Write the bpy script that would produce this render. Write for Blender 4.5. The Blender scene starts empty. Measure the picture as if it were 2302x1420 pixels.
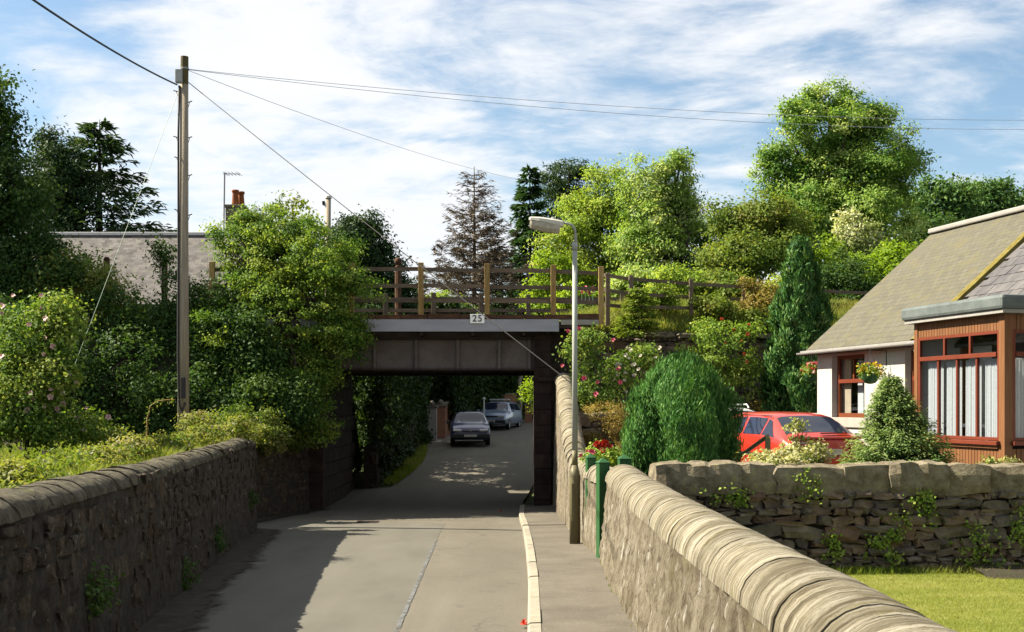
import bpy, bmesh, math, random
import numpy as np
from mathutils import Vector, Matrix, Euler, noise as mnoise

# ------------------------------------------------------------------ camera, sky, sun, exposure
SC = bpy.context.scene
COL = SC.collection
F = 2600.0          # focal length in photograph pixels
CX, HY = 1151.0, 912.0
EYE = 1.65
cam_d = bpy.data.cameras.new('camera')
cam_d.sensor_width = 36.0
cam_d.lens = 36.0 * F / 2302.0
cam_d.shift_y = (HY - 710.0) / 2302.0
cam_d.clip_end = 2000.0
cam_d.clip_start = 0.05
cam = bpy.data.objects.new('camera', cam_d)
cam.location = (0, 0, EYE)
cam.rotation_euler = (math.radians(90), 0, 0)
COL.objects.link(cam)
SC.camera = cam

SUN_FROM = Vector((-1.08, 0.16, 1.0)).normalized()     # direction towards the sun
SUN_EL = math.asin(SUN_FROM.z)
SUN_AZ = math.atan2(SUN_FROM.x, SUN_FROM.y)            # clockwise from +Y
sun_d = bpy.data.lights.new('sun', 'SUN')
sun_d.energy = 5.0
sun_d.angle = math.radians(0.5)
sun_d.color = (1.0, 0.91, 0.74)
sun = bpy.data.objects.new('sun', sun_d)
sun.rotation_euler = (-SUN_FROM).to_track_quat('-Z', 'Y').to_euler()
sun.location = (-30, 20, 40)
COL.objects.link(sun)

W = bpy.data.worlds.new('World')
SC.world = W
W.use_nodes = True
wn, wl = W.node_tree.nodes, W.node_tree.links
wn.clear()
wo = wn.new('ShaderNodeOutputWorld')
wbg = wn.new('ShaderNodeBackground')
wbg.inputs['Strength'].default_value = 0.10
sky = wn.new('ShaderNodeTexSky')
sky.sky_type = 'NISHITA'
sky.sun_disc = False
sky.sun_elevation = SUN_EL
sky.sun_rotation = SUN_AZ
sky.air_density = 1.0
sky.dust_density = 0.6
sky.ozone_density = 1.5
tc = wn.new('ShaderNodeTexCoord')
sep = wn.new('ShaderNodeSeparateXYZ')
wl.new(tc.outputs['Generated'], sep.inputs[0])
def wmath(op, a, b=None, c=None):
    n = wn.new('ShaderNodeMath'); n.operation = op
    for i, v in enumerate((a, b, c)):
        if v is None: continue
        if isinstance(v, (int, float)): n.inputs[i].default_value = v
        else: wl.new(v, n.inputs[i])
    return n.outputs[0]
zz = wmath('ADD', wmath('MAXIMUM', sep.outputs['Z'], 0.0), 0.16)
ux = wmath('DIVIDE', sep.outputs['X'], zz)
uy = wmath('DIVIDE', sep.outputs['Y'], zz)
comb = wn.new('ShaderNodeCombineXYZ')
wl.new(ux, comb.inputs[0]); wl.new(uy, comb.inputs[1])
def wnoise(scale, sx, sy, rot, off, detail, rough, dist):
    mp = wn.new('ShaderNodeMapping')
    mp.inputs['Scale'].default_value = (sx, sy, 1)
    mp.inputs['Rotation'].default_value = (0, 0, rot)
    mp.inputs['Location'].default_value = off
    wl.new(comb.outputs[0], mp.inputs[0])
    n = wn.new('ShaderNodeTexNoise')
    n.inputs['Scale'].default_value = scale
    n.inputs['Detail'].default_value = detail
    n.inputs['Roughness'].default_value = rough
    n.inputs['Distortion'].default_value = dist
    wl.new(mp.outputs[0], n.inputs['Vector'])
    return n.outputs['Fac']
big = wnoise(0.75, 1.0, 0.55, 0.5, (3.1, 1.7, 0), 3, 0.5, 0.3)
streak = wnoise(1.6, 1.0, 1.3, 0.35, (7.3, 2.2, 0), 8, 0.62, 0.5)
fine = wnoise(5.5, 1.0, 1.6, 0.6, (1.3, 9.2, 0), 6, 0.6, 0.4)
csum = wmath('ADD', wmath('ADD', wmath('MULTIPLY', big, 1.0), wmath('MULTIPLY', streak, 0.75)), wmath('MULTIPLY', fine, 0.25))
cr = wn.new('ShaderNodeMapRange')
cr.interpolation_type = 'SMOOTHSTEP'
cr.inputs['From Min'].default_value = 0.86
cr.inputs['From Max'].default_value = 1.08
wl.new(csum, cr.inputs['Value'])
cfac = wmath('MULTIPLY', cr.outputs[0], 0.93)
ccol = wn.new('ShaderNodeMix'); ccol.data_type = 'RGBA'
ccol.inputs['A'].default_value = (2.5, 2.65, 2.85, 1)
ccol.inputs['B'].default_value = (3.3, 3.25, 3.2, 1)
wl.new(streak, ccol.inputs['Factor'])
cmix = wn.new('ShaderNodeMix'); cmix.data_type = 'RGBA'
wl.new(cfac, cmix.inputs['Factor'])
skg = wn.new('ShaderNodeMix'); skg.data_type = 'RGBA'; skg.blend_type = 'MULTIPLY'
skg.inputs['Factor'].default_value = 1.0
skg.inputs['B'].default_value = (.50, .51, .48, 1)
wl.new(sky.outputs[0], skg.inputs['A'])
wl.new(skg.outputs['Result'], cmix.inputs['A'])
wl.new(ccol.outputs['Result'], cmix.inputs['B'])
wl.new(cmix.outputs['Result'], wbg.inputs['Color'])
wl.new(wbg.outputs[0], wo.inputs['Surface'])

SC.view_settings.view_transform = 'Standard'
SC.view_settings.look = 'None'
SC.view_settings.gamma = 1.0
SC.view_settings.use_curve_mapping = False
SC.view_settings.exposure = 1.8
SC.render.engine = 'CYCLES'
SC.cycles.max_bounces = 6
SC.cycles.diffuse_bounces = 3
SC.cycles.glossy_bounces = 3
SC.cycles.transmission_bounces = 3
SC.cycles.transparent_max_bounces = 10
SC.cycles.use_denoising = True
SC.cycles.caustics_reflective = False
SC.cycles.caustics_refractive = False

# ------------------------------------------------------------------ helpers
def P(px, py, d):
    return Vector(((px - CX) / F * d, d, EYE - (py - HY) / F * d))

def interp(pts, v):
    return float(np.interp(v, [p[0] for p in pts], [p[1] for p in pts]))
ROADZ = [(-12, .42), (0, 0), (10, -.35), (20, -.70), (27, -.95), (31, -1.04), (34, -1.02), (38, -.78), (48, -.07), (59, .38), (75, 1.1), (100, 1.45), (600, 1.45)]
def zr(y): return interp(ROADZ, y)
LWALL = [(-3, -1.35), (2, -2.2), (6.4, -2.84), (10.3, -3.38), (14, -3.9), (18, -4.45), (22.9, -5.1)]     # (y, x) road face of the left wall
def xl(y): return interp(LWALL + [(23.1, -5.5), (23.5, -6.2), (26, -5.95), (28.5, -5.55), (29.65, -5.25), (60, -5.3)], y)
RWALL = [(-3, 1.1), (4, 1.11), (7, 1.12), (10.3, 1.15), (13, 1.21), (15.85, 1.31)]
def xr(y): return interp(RWALL + [(16.4, 1.25), (18, 1.16), (21, 1.1), (30, 1.12)], y)
KERB = [(-3, .05), (6, .08), (10.3, .14), (14, .20), (18.2, .22), (23, .21), (27, .16), (29.5, .2), (33, .3), (36, .5)]
def xk(y): return interp(KERB, y)

def empty(name, loc, rz=0.0):
    o = bpy.data.objects.new(name, None)
    o.empty_display_size = .2
    COL.objects.link(o)
    o.location = loc
    o.rotation_euler = (0, 0, rz)
    return o
def tag(o, label=None, cat=None, group=None, kind=None):
    if label: o['label'] = label
    if cat: o['category'] = cat
    if group: o['group'] = group
    if kind: o['kind'] = kind
    return o
def inv(parent):
    if parent is None: return Matrix()
    m = Matrix.LocRotScale(parent.location, parent.rotation_euler, None)
    if parent.parent: m = Matrix.LocRotScale(parent.parent.location, parent.parent.rotation_euler, None) @ m
    return m.inverted()

class MB:
    """collects shapes into one mesh"""
    def __init__(s): s.v = []; s.f = []
    def add(s, vs, fs):
        b = len(s.v); s.v += [tuple(v) for v in vs]; s.f += [tuple(i + b for i in f) for f in fs]; return s
    def box(s, x0, x1, y0, y1, z0, z1):
        return s.add([(x0, y0, z0), (x1, y0, z0), (x1, y1, z0), (x0, y1, z0), (x0, y0, z1), (x1, y0, z1), (x1, y1, z1), (x0, y1, z1)],
                     [(0, 3, 2, 1), (4, 5, 6, 7), (0, 1, 5, 4), (1, 2, 6, 5), (2, 3, 7, 6), (3, 0, 4, 7)])
    def tube(s, pts, radii, n=8, cap=True):
        pts = [Vector(p) for p in pts]
        if not hasattr(radii, '__len__'): radii = [radii] * len(pts)
        vs, fs = [], []
        up = Vector((0, 0, 1))
        for i, p in enumerate(pts):
            a = pts[max(i - 1, 0)]; b = pts[min(i + 1, len(pts) - 1)]
            t = (b - a).normalized()
            u = t.cross(up if abs(t.z) < .95 else Vector((0, 1, 0))).normalized()
            w = t.cross(u)
            for k in range(n):
                an = 2 * math.pi * k / n
                vs.append(p + (u * math.cos(an) + w * math.sin(an)) * radii[i])
        for i in range(len(pts) - 1):
            for k in range(n):
                k2 = (k + 1) % n
                fs.append((i * n + k, i * n + k2, (i + 1) * n + k2, (i + 1) * n + k))
        if cap:
            fs.append(tuple(range(n))[::-1]); fs.append(tuple((len(pts) - 1) * n + k for k in range(n)))
        return s.add(vs, fs)
    def lathe(s, prof, c=(0, 0, 0), n=16):
        c = Vector(c); vs, fs = [], []
        for r, z in prof:
            for k in range(n):
                a = 2 * math.pi * k / n
                vs.append(c + Vector((r * math.cos(a), r * math.sin(a), z)))
        for i in range(len(prof) - 1):
            for k in range(n):
                k2 = (k + 1) % n
                fs.append((i * n + k, i * n + k2, (i + 1) * n + k2, (i + 1) * n + k))
        fs.append(tuple(range(n))[::-1]); fs.append(tuple((len(prof) - 1) * n + k for k in range(n)))
        return s.add(vs, fs)
    def grid(s, rows):
        """rows: list of equally long point lists"""
        m = len(rows[0]); vs = [p for r in rows for p in r]; fs = []
        for i in range(len(rows) - 1):
            for j in range(m - 1):
                fs.append((i * m + j, i * m + j + 1, (i + 1) * m + j + 1, (i + 1) * m + j))
        return s.add(vs, fs)
    def build(s, name, mat, parent=None, smooth=False, local=False, bevel=0):
        me = bpy.data.meshes.new(name)
        v = s.v
        if parent is not None and not local:
            M = inv(parent); v = [tuple(M @ Vector(p)) for p in v]
        me.from_pydata(v, [], s.f)
        me.update()
        if smooth:
            me.polygons.foreach_set('use_smooth', [True] * len(me.polygons))
        if mat: me.materials.append(mat)
        o = bpy.data.objects.new(name, me)
        COL.objects.link(o)
        o.parent = parent
        if bevel:
            m = o.modifiers.new('bevel', 'BEVEL'); m.width = bevel; m.segments = 2; m.limit_method = 'ANGLE'
        return o
def box_part(name, mat, parent, x0, x1, y0, y1, z0, z1, bevel=0, local=True):
    return MB().box(x0, x1, y0, y1, z0, z1).build(name, mat, parent, local=local, bevel=bevel)

def fbm(x, y, z=0.0, oct=4):
    return mnoise.fractal(Vector((x, y, z)), 1.0, 2.0, oct)

# ------------------------------------------------------------------ materials
def newmat(name):
    m = bpy.data.materials.new(name); m.use_nodes = True
    nt = m.node_tree; nt.nodes.clear()
    out = nt.nodes.new('ShaderNodeOutputMaterial')
    return m, nt, out
ALBEDO = [1.0]
def ramp(nt, fac, stops):
    r = nt.nodes.new('ShaderNodeValToRGB')
    el = r.color_ramp.elements
    while len(el) > 1: el.remove(el[-1])
    el[0].position = stops[0][0]; el[0].color = (*stops[0][1], 1)
    for p, c in stops[1:]:
        e = el.new(p); e.color = (*c, 1)
    nt.links.new(fac, r.inputs[0])
    return r.outputs[0]
def tnoise(nt, scale, detail=5, rough=.6, vec=None, sc=None, dist=0):
    n = nt.nodes.new('ShaderNodeTexNoise')
    n.inputs['Scale'].default_value = scale; n.inputs['Detail'].default_value = detail
    n.inputs['Roughness'].default_value = rough; n.inputs['Distortion'].default_value = dist
    if vec is None:
        g = nt.nodes.new('ShaderNodeNewGeometry'); vec = g.outputs['Position']
    if sc:
        mp = nt.nodes.new('ShaderNodeMapping'); mp.inputs['Scale'].default_value = sc
        nt.links.new(vec, mp.inputs[0]); vec = mp.outputs[0]
    nt.links.new(vec, n.inputs['Vector'])
    return n.outputs['Fac']
def mixc(nt, fac, a, b, blend='MIX'):
    n = nt.nodes.new('ShaderNodeMix'); n.data_type = 'RGBA'; n.blend_type = blend
    for k, v in (('Factor', fac), ('A', a), ('B', b)):
        if isinstance(v, (int, float)): n.inputs[k].default_value = v
        elif isinstance(v, tuple): n.inputs[k].default_value = (*v, 1)
        else: nt.links.new(v, n.inputs[k])
    return n.outputs['Result']
def maprange(nt, v, a, b, c=0., d=1.):
    n = nt.nodes.new('ShaderNodeMapRange'); n.interpolation_type = 'SMOOTHSTEP'
    n.inputs['From Min'].default_value = a; n.inputs['From Max'].default_value = b
    n.inputs['To Min'].default_value = c; n.inputs['To Max'].default_value = d
    nt.links.new(v, n.inputs['Value']); return n.outputs[0]
def bump(nt, h, strength, dist):
    b = nt.nodes.new('ShaderNodeBump'); b.inputs['Strength'].default_value = strength; b.inputs['Distance'].default_value = dist
    nt.links.new(h, b.inputs['Height']); return b.outputs[0]
def principled(nt, out, col, rough=.8, normal=None, metal=0, spec=.3, coat=0):
    p = nt.nodes.new('ShaderNodeBsdfPrincipled')
    if isinstance(col, tuple): p.inputs['Base Color'].default_value = (*col, 1)
    else: nt.links.new(col, p.inputs['Base Color'])
    if isinstance(rough, (int, float)): p.inputs['Roughness'].default_value = rough
    else: nt.links.new(rough, p.inputs['Roughness'])
    p.inputs['Metallic'].default_value = metal
    p.inputs['Specular IOR Level'].default_value = spec
    p.inputs['Coat Weight'].default_value = coat
    p.inputs['Coat Roughness'].default_value = .05
    if normal is not None: nt.links.new(normal, p.inputs['Normal'])
    nt.links.new(p.outputs[0], out.inputs['Surface'])
    return p
def simple(name, col, rough=.6, metal=0, spec=.4, var=.12, scale=6, coat=0, bmp=0.0):
    m, nt, out = newmat(name)
    n = tnoise(nt, scale, 5)
    lo = tuple(c * (1 - var) for c in col); hi = tuple(min(1, c * (1 + var)) for c in col)
    c = ramp(nt, n, [(.3, lo), (.7, hi)])
    nm = bump(nt, n, bmp, .01) if bmp else None
    principled(nt, out, c, rough, nm, metal, spec, coat)
    return m
def noisy(name, cols, scale, rough=.9, sc=None, bscale=30, bstr=.4, bdist=.02, speck=None, rnd=None, dist=0, keep=False):
    """colour ramp over noise + relief; rnd: ramp over the per-object random"""
    m, nt, out = newmat(name)
    n = tnoise(nt, scale, 8, .65, sc=sc, dist=dist)
    n_ = len(cols)
    kk = 1.0 if keep else .8
    c = ramp(nt, n, [(.28 + .44 * i / max(1, n_ - 1), tuple(q * kk for q in k)) for i, k in enumerate(cols)])
    if rnd:
        oi = nt.nodes.new('ShaderNodeObjectInfo')
        rc = ramp(nt, oi.outputs['Random'], [(i / (len(rnd) - 1), k) for i, k in enumerate(rnd)])
        c = mixc(nt, 1.0, c, rc, 'MULTIPLY')
    if speck:
        sn = tnoise(nt, speck[0], 3, .6)
        c = mixc(nt, maprange(nt, sn, speck[1], speck[1] + .08), c, speck[2])
    b = tnoise(nt, bscale, 6, .7)
    principled(nt, out, c, rough, bump(nt, b, bstr, bdist), spec=.2)
    return m
def leafmat(name, stops, trans=.4, rough=.6, spec=.12):
    m, nt, out = newmat(name)
    at = nt.nodes.new('ShaderNodeAttribute'); at.attribute_name = 'tint'
    n_ = len(stops)
    c = ramp(nt, at.outputs['Fac'], [(i / (n_ - 1), k) for i, k in enumerate(stops)])
    p = nt.nodes.new('ShaderNodeBsdfPrincipled')
    nt.links.new(c, p.inputs['Base Color'])
    p.inputs['Roughness'].default_value = rough; p.inputs['Specular IOR Level'].default_value = spec
    t = nt.nodes.new('ShaderNodeBsdfTranslucent')
    tcx = mixc(nt, 1.0, c, (1.25, 1.2, .55), 'MULTIPLY')
    nt.links.new(tcx, t.inputs['Color'])
    mx = nt.nodes.new('ShaderNodeMixShader'); mx.inputs[0].default_value = trans
    nt.links.new(p.outputs[0], mx.inputs[1]); nt.links.new(t.outputs[0], mx.inputs[2])
    nt.links.new(mx.outputs[0], out.inputs['Surface'])
    return m
def glassmat(name, tint=(.9, .95, 1), refl=.35, dark=None):
    m, nt, out = newmat(name)
    g = nt.nodes.new('ShaderNodeBsdfGlossy'); g.inputs['Roughness'].default_value = .03
    if dark:
        t = nt.nodes.new('ShaderNodeBsdfDiffuse'); t.inputs['Color'].default_value = (*dark, 1)
    else:
        t = nt.nodes.new('ShaderNodeBsdfTransparent'); t.inputs['Color'].default_value = (*tint, 1)
    lw = nt.nodes.new('ShaderNodeLayerWeight'); lw.inputs['Blend'].default_value = .5
    pw = nt.nodes.new('ShaderNodeMath'); pw.operation = 'POWER'; pw.inputs[1].default_value = 4.0
    nt.links.new(lw.outputs['Facing'], pw.inputs[0])
    ma = nt.nodes.new('ShaderNodeMath'); ma.operation = 'MULTIPLY_ADD'; ma.inputs[1].default_value = .55; ma.inputs[2].default_value = refl
    nt.links.new(pw.outputs[0], ma.inputs[0])
    mx = nt.nodes.new('ShaderNodeMixShader')
    nt.links.new(ma.outputs[0], mx.inputs[0]); nt.links.new(t.outputs[0], mx.inputs[1]); nt.links.new(g.outputs[0], mx.inputs[2])
    nt.links.new(mx.outputs[0], out.inputs['Surface'])
    return m

M = {}
ALB = .80
# road surface: worn asphalt, patches, darker dirt near the left edge
def asphalt():
    m, nt, out = newmat('asphalt')
    n1 = tnoise(nt, .9, 6, .6, sc=(1, .35, 1))
    c = ramp(nt, n1, [(.3, (.16, .142, .108)), (.55, (.205, .183, .14)), (.75, (.24, .216, .168))])
    n2 = tnoise(nt, 60, 4, .7)
    c = mixc(nt, maprange(nt, n2, .42, .62, 0, .5), c, (.30, .272, .215))
    n3 = tnoise(nt, 2.6, 6, .7, dist=1.0)
    c = mixc(nt, maprange(nt, n3, .56, .66, 0, .45), c, (.125, .113, .092))
    n5 = tnoise(nt, .55, 4, .6, sc=(2.2, .12, 1), dist=.4)
    c = mixc(nt, maprange(nt, n5, .5, .68, 0, .45), c, (.285, .262, .212))
    vo = nt.nodes.new('ShaderNodeTexVoronoi'); vo.feature = 'DISTANCE_TO_EDGE'; vo.inputs['Scale'].default_value = .55
    gg = nt.nodes.new('ShaderNodeNewGeometry'); va = nt.nodes.new('ShaderNodeVectorMath'); va.operation = 'MULTIPLY_ADD'
    nz = nt.nodes.new('ShaderNodeTexNoise'); nz.inputs['Scale'].default_value = 1.7; nz.inputs['Detail'].default_value = 6; nt.links.new(gg.outputs['Position'], nz.inputs['Vector'])
    nt.links.new(nz.outputs['Color'], va.inputs[0]); va.inputs[1].default_value = (1.2, 1.2, 0); nt.links.new(gg.outputs['Position'], va.inputs[2]); nt.links.new(va.outputs[0], vo.inputs['Vector'])
    ck = maprange(nt, vo.outputs['Distance'], .0, .012, 1, 0)
    ckm = nt.nodes.new('ShaderNodeMath'); ckm.operation = 'MULTIPLY'; nt.links.new(ck, ckm.inputs[0]); nt.links.new(maprange(nt, tnoise(nt, .7, 3), .52, .62, 0, .8), ckm.inputs[1])
    c = mixc(nt, ckm.outputs[0], c, (.07, .062, .05))
    n6 = tnoise(nt, 26, 5, .75)
    c = mixc(nt, maprange(nt, n6, .56, .66, 0, .55), c, (.11, .098, .078))
    n4 = tnoise(nt, 150, 3, .7)
    principled(nt, out, c, .85, bump(nt, n4, .5, .01), spec=.25)
    return m
M['asphalt'] = asphalt()
M['asphalt_grey'] = noisy('smooth_asphalt', [(.165, .155, .125), (.20, .188, .155), (.225, .212, .176)], 1.1, .85, sc=(1.5, .4, 1), bscale=140, bstr=.4, bdist=.01, speck=(45, .66, (.14, .13, .11)))
M['cross_line'] = noisy('grey_line', [(.14, .138, .13), (.2, .195, .185)], 12, .7)
M['pavement'] = noisy('pavement_asphalt', [(.14, .12, .095), (.19, .168, .132), (.24, .213, .168)], 1.6, .9, bscale=120, bstr=.5, bdist=.01, speck=(40, .62, (.33, .3, .25)))
M['kerb'] = noisy('kerb_concrete', [(.36, .32, .24), (.46, .42, .33), (.55, .51, .42)], 8, .9, bscale=60, bstr=.3, bdist=.01, rnd=[(.85, .85, .85), (1.05, 1.03, 1)])
M['dirt'] = noisy('road_dirt', [(.06, .05, .04), (.10, .085, .065), (.15, .13, .10)], 5, 1, bscale=40, bstr=.6, bdist=.02)
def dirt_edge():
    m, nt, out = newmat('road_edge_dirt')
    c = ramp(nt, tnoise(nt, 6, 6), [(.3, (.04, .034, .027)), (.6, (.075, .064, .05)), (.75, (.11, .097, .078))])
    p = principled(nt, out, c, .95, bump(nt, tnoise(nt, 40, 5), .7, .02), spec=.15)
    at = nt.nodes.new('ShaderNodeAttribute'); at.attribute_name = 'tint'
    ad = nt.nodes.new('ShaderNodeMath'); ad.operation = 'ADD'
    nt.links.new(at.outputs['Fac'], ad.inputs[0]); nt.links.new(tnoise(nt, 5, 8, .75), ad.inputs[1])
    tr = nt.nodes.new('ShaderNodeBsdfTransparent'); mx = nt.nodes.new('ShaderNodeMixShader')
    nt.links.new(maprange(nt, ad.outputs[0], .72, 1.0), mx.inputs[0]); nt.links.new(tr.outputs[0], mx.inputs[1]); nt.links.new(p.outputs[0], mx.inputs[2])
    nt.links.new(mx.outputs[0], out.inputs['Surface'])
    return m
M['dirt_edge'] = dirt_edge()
def joint():
    m, nt, out = newmat('worn_joint')
    c = ramp(nt, tnoise(nt, 9, 5), [(.3, (.15, .155, .158)), (.7, (.185, .19, .19))])
    p = principled(nt, out, c, .8, spec=.2)
    tr = nt.nodes.new('ShaderNodeBsdfTransparent'); mx = nt.nodes.new('ShaderNodeMixShader')
    nt.links.new(maprange(nt, tnoise(nt, 2.2, 7, .75), .38, .56), mx.inputs[0]); nt.links.new(tr.outputs[0], mx.inputs[1]); nt.links.new(p.outputs[0], mx.inputs[2])
    nt.links.new(mx.outputs[0], out.inputs['Surface'])
    return m
M['joint'] = joint()
M['soil'] = noisy('soil', [(.05, .045, .03), (.09, .075, .05), (.07, .08, .035)], 3, 1, bscale=25, bstr=.8, bdist=.05)
M['ground'] = noisy('ground_grass', [(.05, .07, .02), (.08, .11, .03), (.11, .12, .04)], .6, 1, bscale=10, bstr=.5, bdist=.05)
M['lawn'] = noisy('lawn_turf', [(.15, .20, .025), (.26, .29, .055), (.40, .38, .13)], 1.6, 1, sc=(.6, 2.2, 1), bscale=70, bstr=.6, bdist=.02)
M['drive'] = noisy('drive_tarmac', [(.17, .16, .15), (.24, .225, .21)], 4, .9, bscale=80)
# coping / lime render of the near wall
def coping():
    m, nt, out = newmat('coping_sandstone')
    tcn = nt.nodes.new('ShaderNodeTexCoord')
    g = nt.nodes.new('ShaderNodeNewGeometry')
    v = tnoise(nt, 5.5, 8, .72, vec=g.outputs['Position'], sc=(.3, 2.6, .3), dist=.8)
    c = ramp(nt, v, [(.36, (.075, .06, .036)), (.44, (.18, .155, .105)), (.52, (.30, .27, .20)), (.62, (.46, .425, .34))])
    lic = tnoise(nt, 2.7, 6, .7, vec=g.outputs['Position'], sc=(.6, 1.6, .6))
    c = mixc(nt, maprange(nt, lic, .55, .66, 0, .7), c, (.15, .125, .035))
    wh = tnoise(nt, 4.2, 6, .75, vec=g.outputs['Position'], sc=(.5, 2.2, .5))
    c = mixc(nt, maprange(nt, wh, .56, .66, 0, .55), c, (.56, .54, .47))
    st = tnoise(nt, 16, 6, .7, vec=g.outputs['Position'], sc=(.12, 2.4, .12), dist=.4)
    c = mixc(nt, maprange(nt, st, .54, .64, 0, .55), c, (.10, .08, .048))
    sp = tnoise(nt, 55, 3, .6)
    c = mixc(nt, maprange(nt, sp, .60, .68, 0, .7), c, (.13, .11, .08))
    oi = nt.nodes.new('ShaderNodeObjectInfo')
    c = mixc(nt, 1.0, c, ramp(nt, oi.outputs['Random'], [(0, (.78, .77, .74)), (.5, (.95, .94, .92)), (1, (1.06, 1.05, 1.02))]), 'MULTIPLY')
    b1 = tnoise(nt, 9, 8, .75, vec=g.outputs['Position'], sc=(.3, 2.5, .3))
    b2 = tnoise(nt, 60, 5, .7)
    ad = nt.nodes.new('ShaderNodeMath'); ad.operation = 'MULTIPLY_ADD'
    nt.links.new(b2, ad.inputs[0]); ad.inputs[1].default_value = .35; nt.links.new(b1, ad.inputs[2])
    principled(nt, out, c, .95, bump(nt, ad.outputs[0], .85, .045), spec=.15)
    return m
M['coping'] = coping()
def render_wall():
    m, nt, out = newmat('lime_rendered_rubble')
    g = nt.nodes.new('ShaderNodeNewGeometry')
    v = tnoise(nt, 3.2, 8, .7, vec=g.outputs['Position'], sc=(1, 1.3, .8), dist=.5)
    c = ramp(nt, v, [(.32, (.085, .066, .043)), (.43, (.17, .14, .095)), (.55, (.25, .215, .155)), (.68, (.34, .30, .225))])
    dr = tnoise(nt, 4.5, 7, .7, vec=g.outputs['Position'], sc=(2, 2.0, .45))
    c = mixc(nt, maprange(nt, dr, .57, .66, 0, .8), c, (.55, .53, .46))
    pit = tnoise(nt, 17, 5, .7, vec=g.outputs['Position'], sc=(1, 1, .5))
    c = mixc(nt, maprange(nt, pit, .55, .64, 0, .85), c, (.075, .052, .033))
    ms = tnoise(nt, 1.4, 5, .6)
    c = mixc(nt, maprange(nt, ms, .60, .72, 0, .5), c, (.22, .19, .08))
    b1 = tnoise(nt, 14, 8, .75, vec=g.outputs['Position'], sc=(1, 1, .55))
    principled(nt, out, c, .95, bump(nt, b1, 1.0, .09), spec=.15)
    return m
M['render'] = render_wall()
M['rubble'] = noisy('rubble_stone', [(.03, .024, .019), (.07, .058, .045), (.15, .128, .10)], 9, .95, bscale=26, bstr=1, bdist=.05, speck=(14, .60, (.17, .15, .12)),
                    rnd=[(.6, .56, .52), (.9, .82, .76), (1.1, .9, .72), (1.25, 1.15, 1.0), (.75, .72, .7)])
M['rubble_dark'] = noisy('whinstone', [(.085, .075, .062), (.16, .14, .115), (.26, .23, .19)], 5, .95, bscale=22, bstr=.9, bdist=.035,
                    rnd=[(.6, .58, .58), (1.0, .92, .86), (1.25, 1.0, .85), (.8, .8, .78), (1.35, 1.25, 1.1), (.95, .68, .55)])
M['mortar'] = noisy('old_mortar', [(.035, .029, .023), (.08, .068, .053), (.15, .132, .105)], 9, 1, bscale=40, bstr=.9, bdist=.03)
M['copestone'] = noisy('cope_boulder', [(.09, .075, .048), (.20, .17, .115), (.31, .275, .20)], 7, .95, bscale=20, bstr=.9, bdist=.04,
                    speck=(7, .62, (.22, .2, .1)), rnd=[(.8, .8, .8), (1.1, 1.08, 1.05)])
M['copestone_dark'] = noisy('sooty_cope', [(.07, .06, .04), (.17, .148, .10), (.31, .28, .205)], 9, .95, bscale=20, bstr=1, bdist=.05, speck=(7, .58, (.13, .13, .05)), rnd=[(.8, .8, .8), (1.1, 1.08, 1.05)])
M['sandblock'] = noisy('red_sandstone', [(.03, .019, .015), (.058, .036, .029), (.095, .06, .048)], 4, .9, bscale=30, bstr=.6, bdist=.02, rnd=[(.7, .7, .7), (1.2, 1.15, 1.1)])
M['girder'] = noisy('girder_paint', [(.12, .095, .085), (.17, .14, .125), (.21, .175, .16)], 2.2, .7, bscale=30, bstr=.15)
M['girder_dark'] = noisy('girder_rust', [(.05, .035, .028), (.09, .06, .045)], 6, .8, bscale=30, bstr=.3)
M['fascia'] = noisy('grey_fascia_paint', [(.27, .27, .30), (.34, .34, .375), (.40, .40, .43)], 1.6, .6, sc=(.5, 1, 3), bscale=30, bstr=.1, speck=(9, .68, (.2, .15, .12)))
M['sleeper'] = noisy('creosoted_timber', [(.06, .035, .022), (.13, .075, .045), (.19, .11, .06)], 5, .9, sc=(1, 1, 4), bscale=40, bstr=.5, rnd=[(.7, .7, .7), (1.3, 1.1, 1)])
M['post_wood'] = noisy('weathered_post', [(.26, .17, .06), (.42, .29, .11), (.52, .38, .17)], 7, .85, sc=(3, 3, .5), bscale=50, bstr=.4, rnd=[(.85, .8, .75), (1.1, 1.1, 1.05)])
M['rail_wood'] = noisy('weathered_rail', [(.15, .115, .08), (.23, .18, .13), (.31, .25, .185)], 6, .9, sc=(.5, 3, 3), bscale=50, bstr=.4, rnd=[(.8, .8, .8), (1.2, 1.15, 1.1)])
M['pole_wood'] = noisy('pole_timber', [(.22, .18, .13), (.33, .28, .21), (.43, .37, .28)], 5, .85, sc=(5, 5, .25), bscale=40, bstr=.5)
M['pole_top'] = noisy('tarred_timber', [(.10, .08, .04), (.19, .15, .06)], 6, .8, sc=(4, 4, .4))
M['bark'] = noisy('bark', [(.05, .04, .03), (.10, .08, .06), (.15, .125, .095)], 6, .95, sc=(3, 3, .6), bscale=30, bstr=.8)
M['bark_dead'] = noisy('dead_bark', [(.08, .058, .04), (.15, .112, .08), (.21, .165, .12)], 6, .95, bscale=30, bstr=.5)
M['harl'] = noisy('white_harling', [(.62, .59, .52), (.76, .74, .68), (.82, .80, .75)], 1.6, .9, sc=(1, 1, 2.5), bscale=60, bstr=.35, bdist=.015, keep=True)
M['harl_grey'] = noisy('stone_margin', [(.46, .43, .37), (.55, .52, .46)], 4, .9, bscale=50, bstr=.3)
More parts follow.
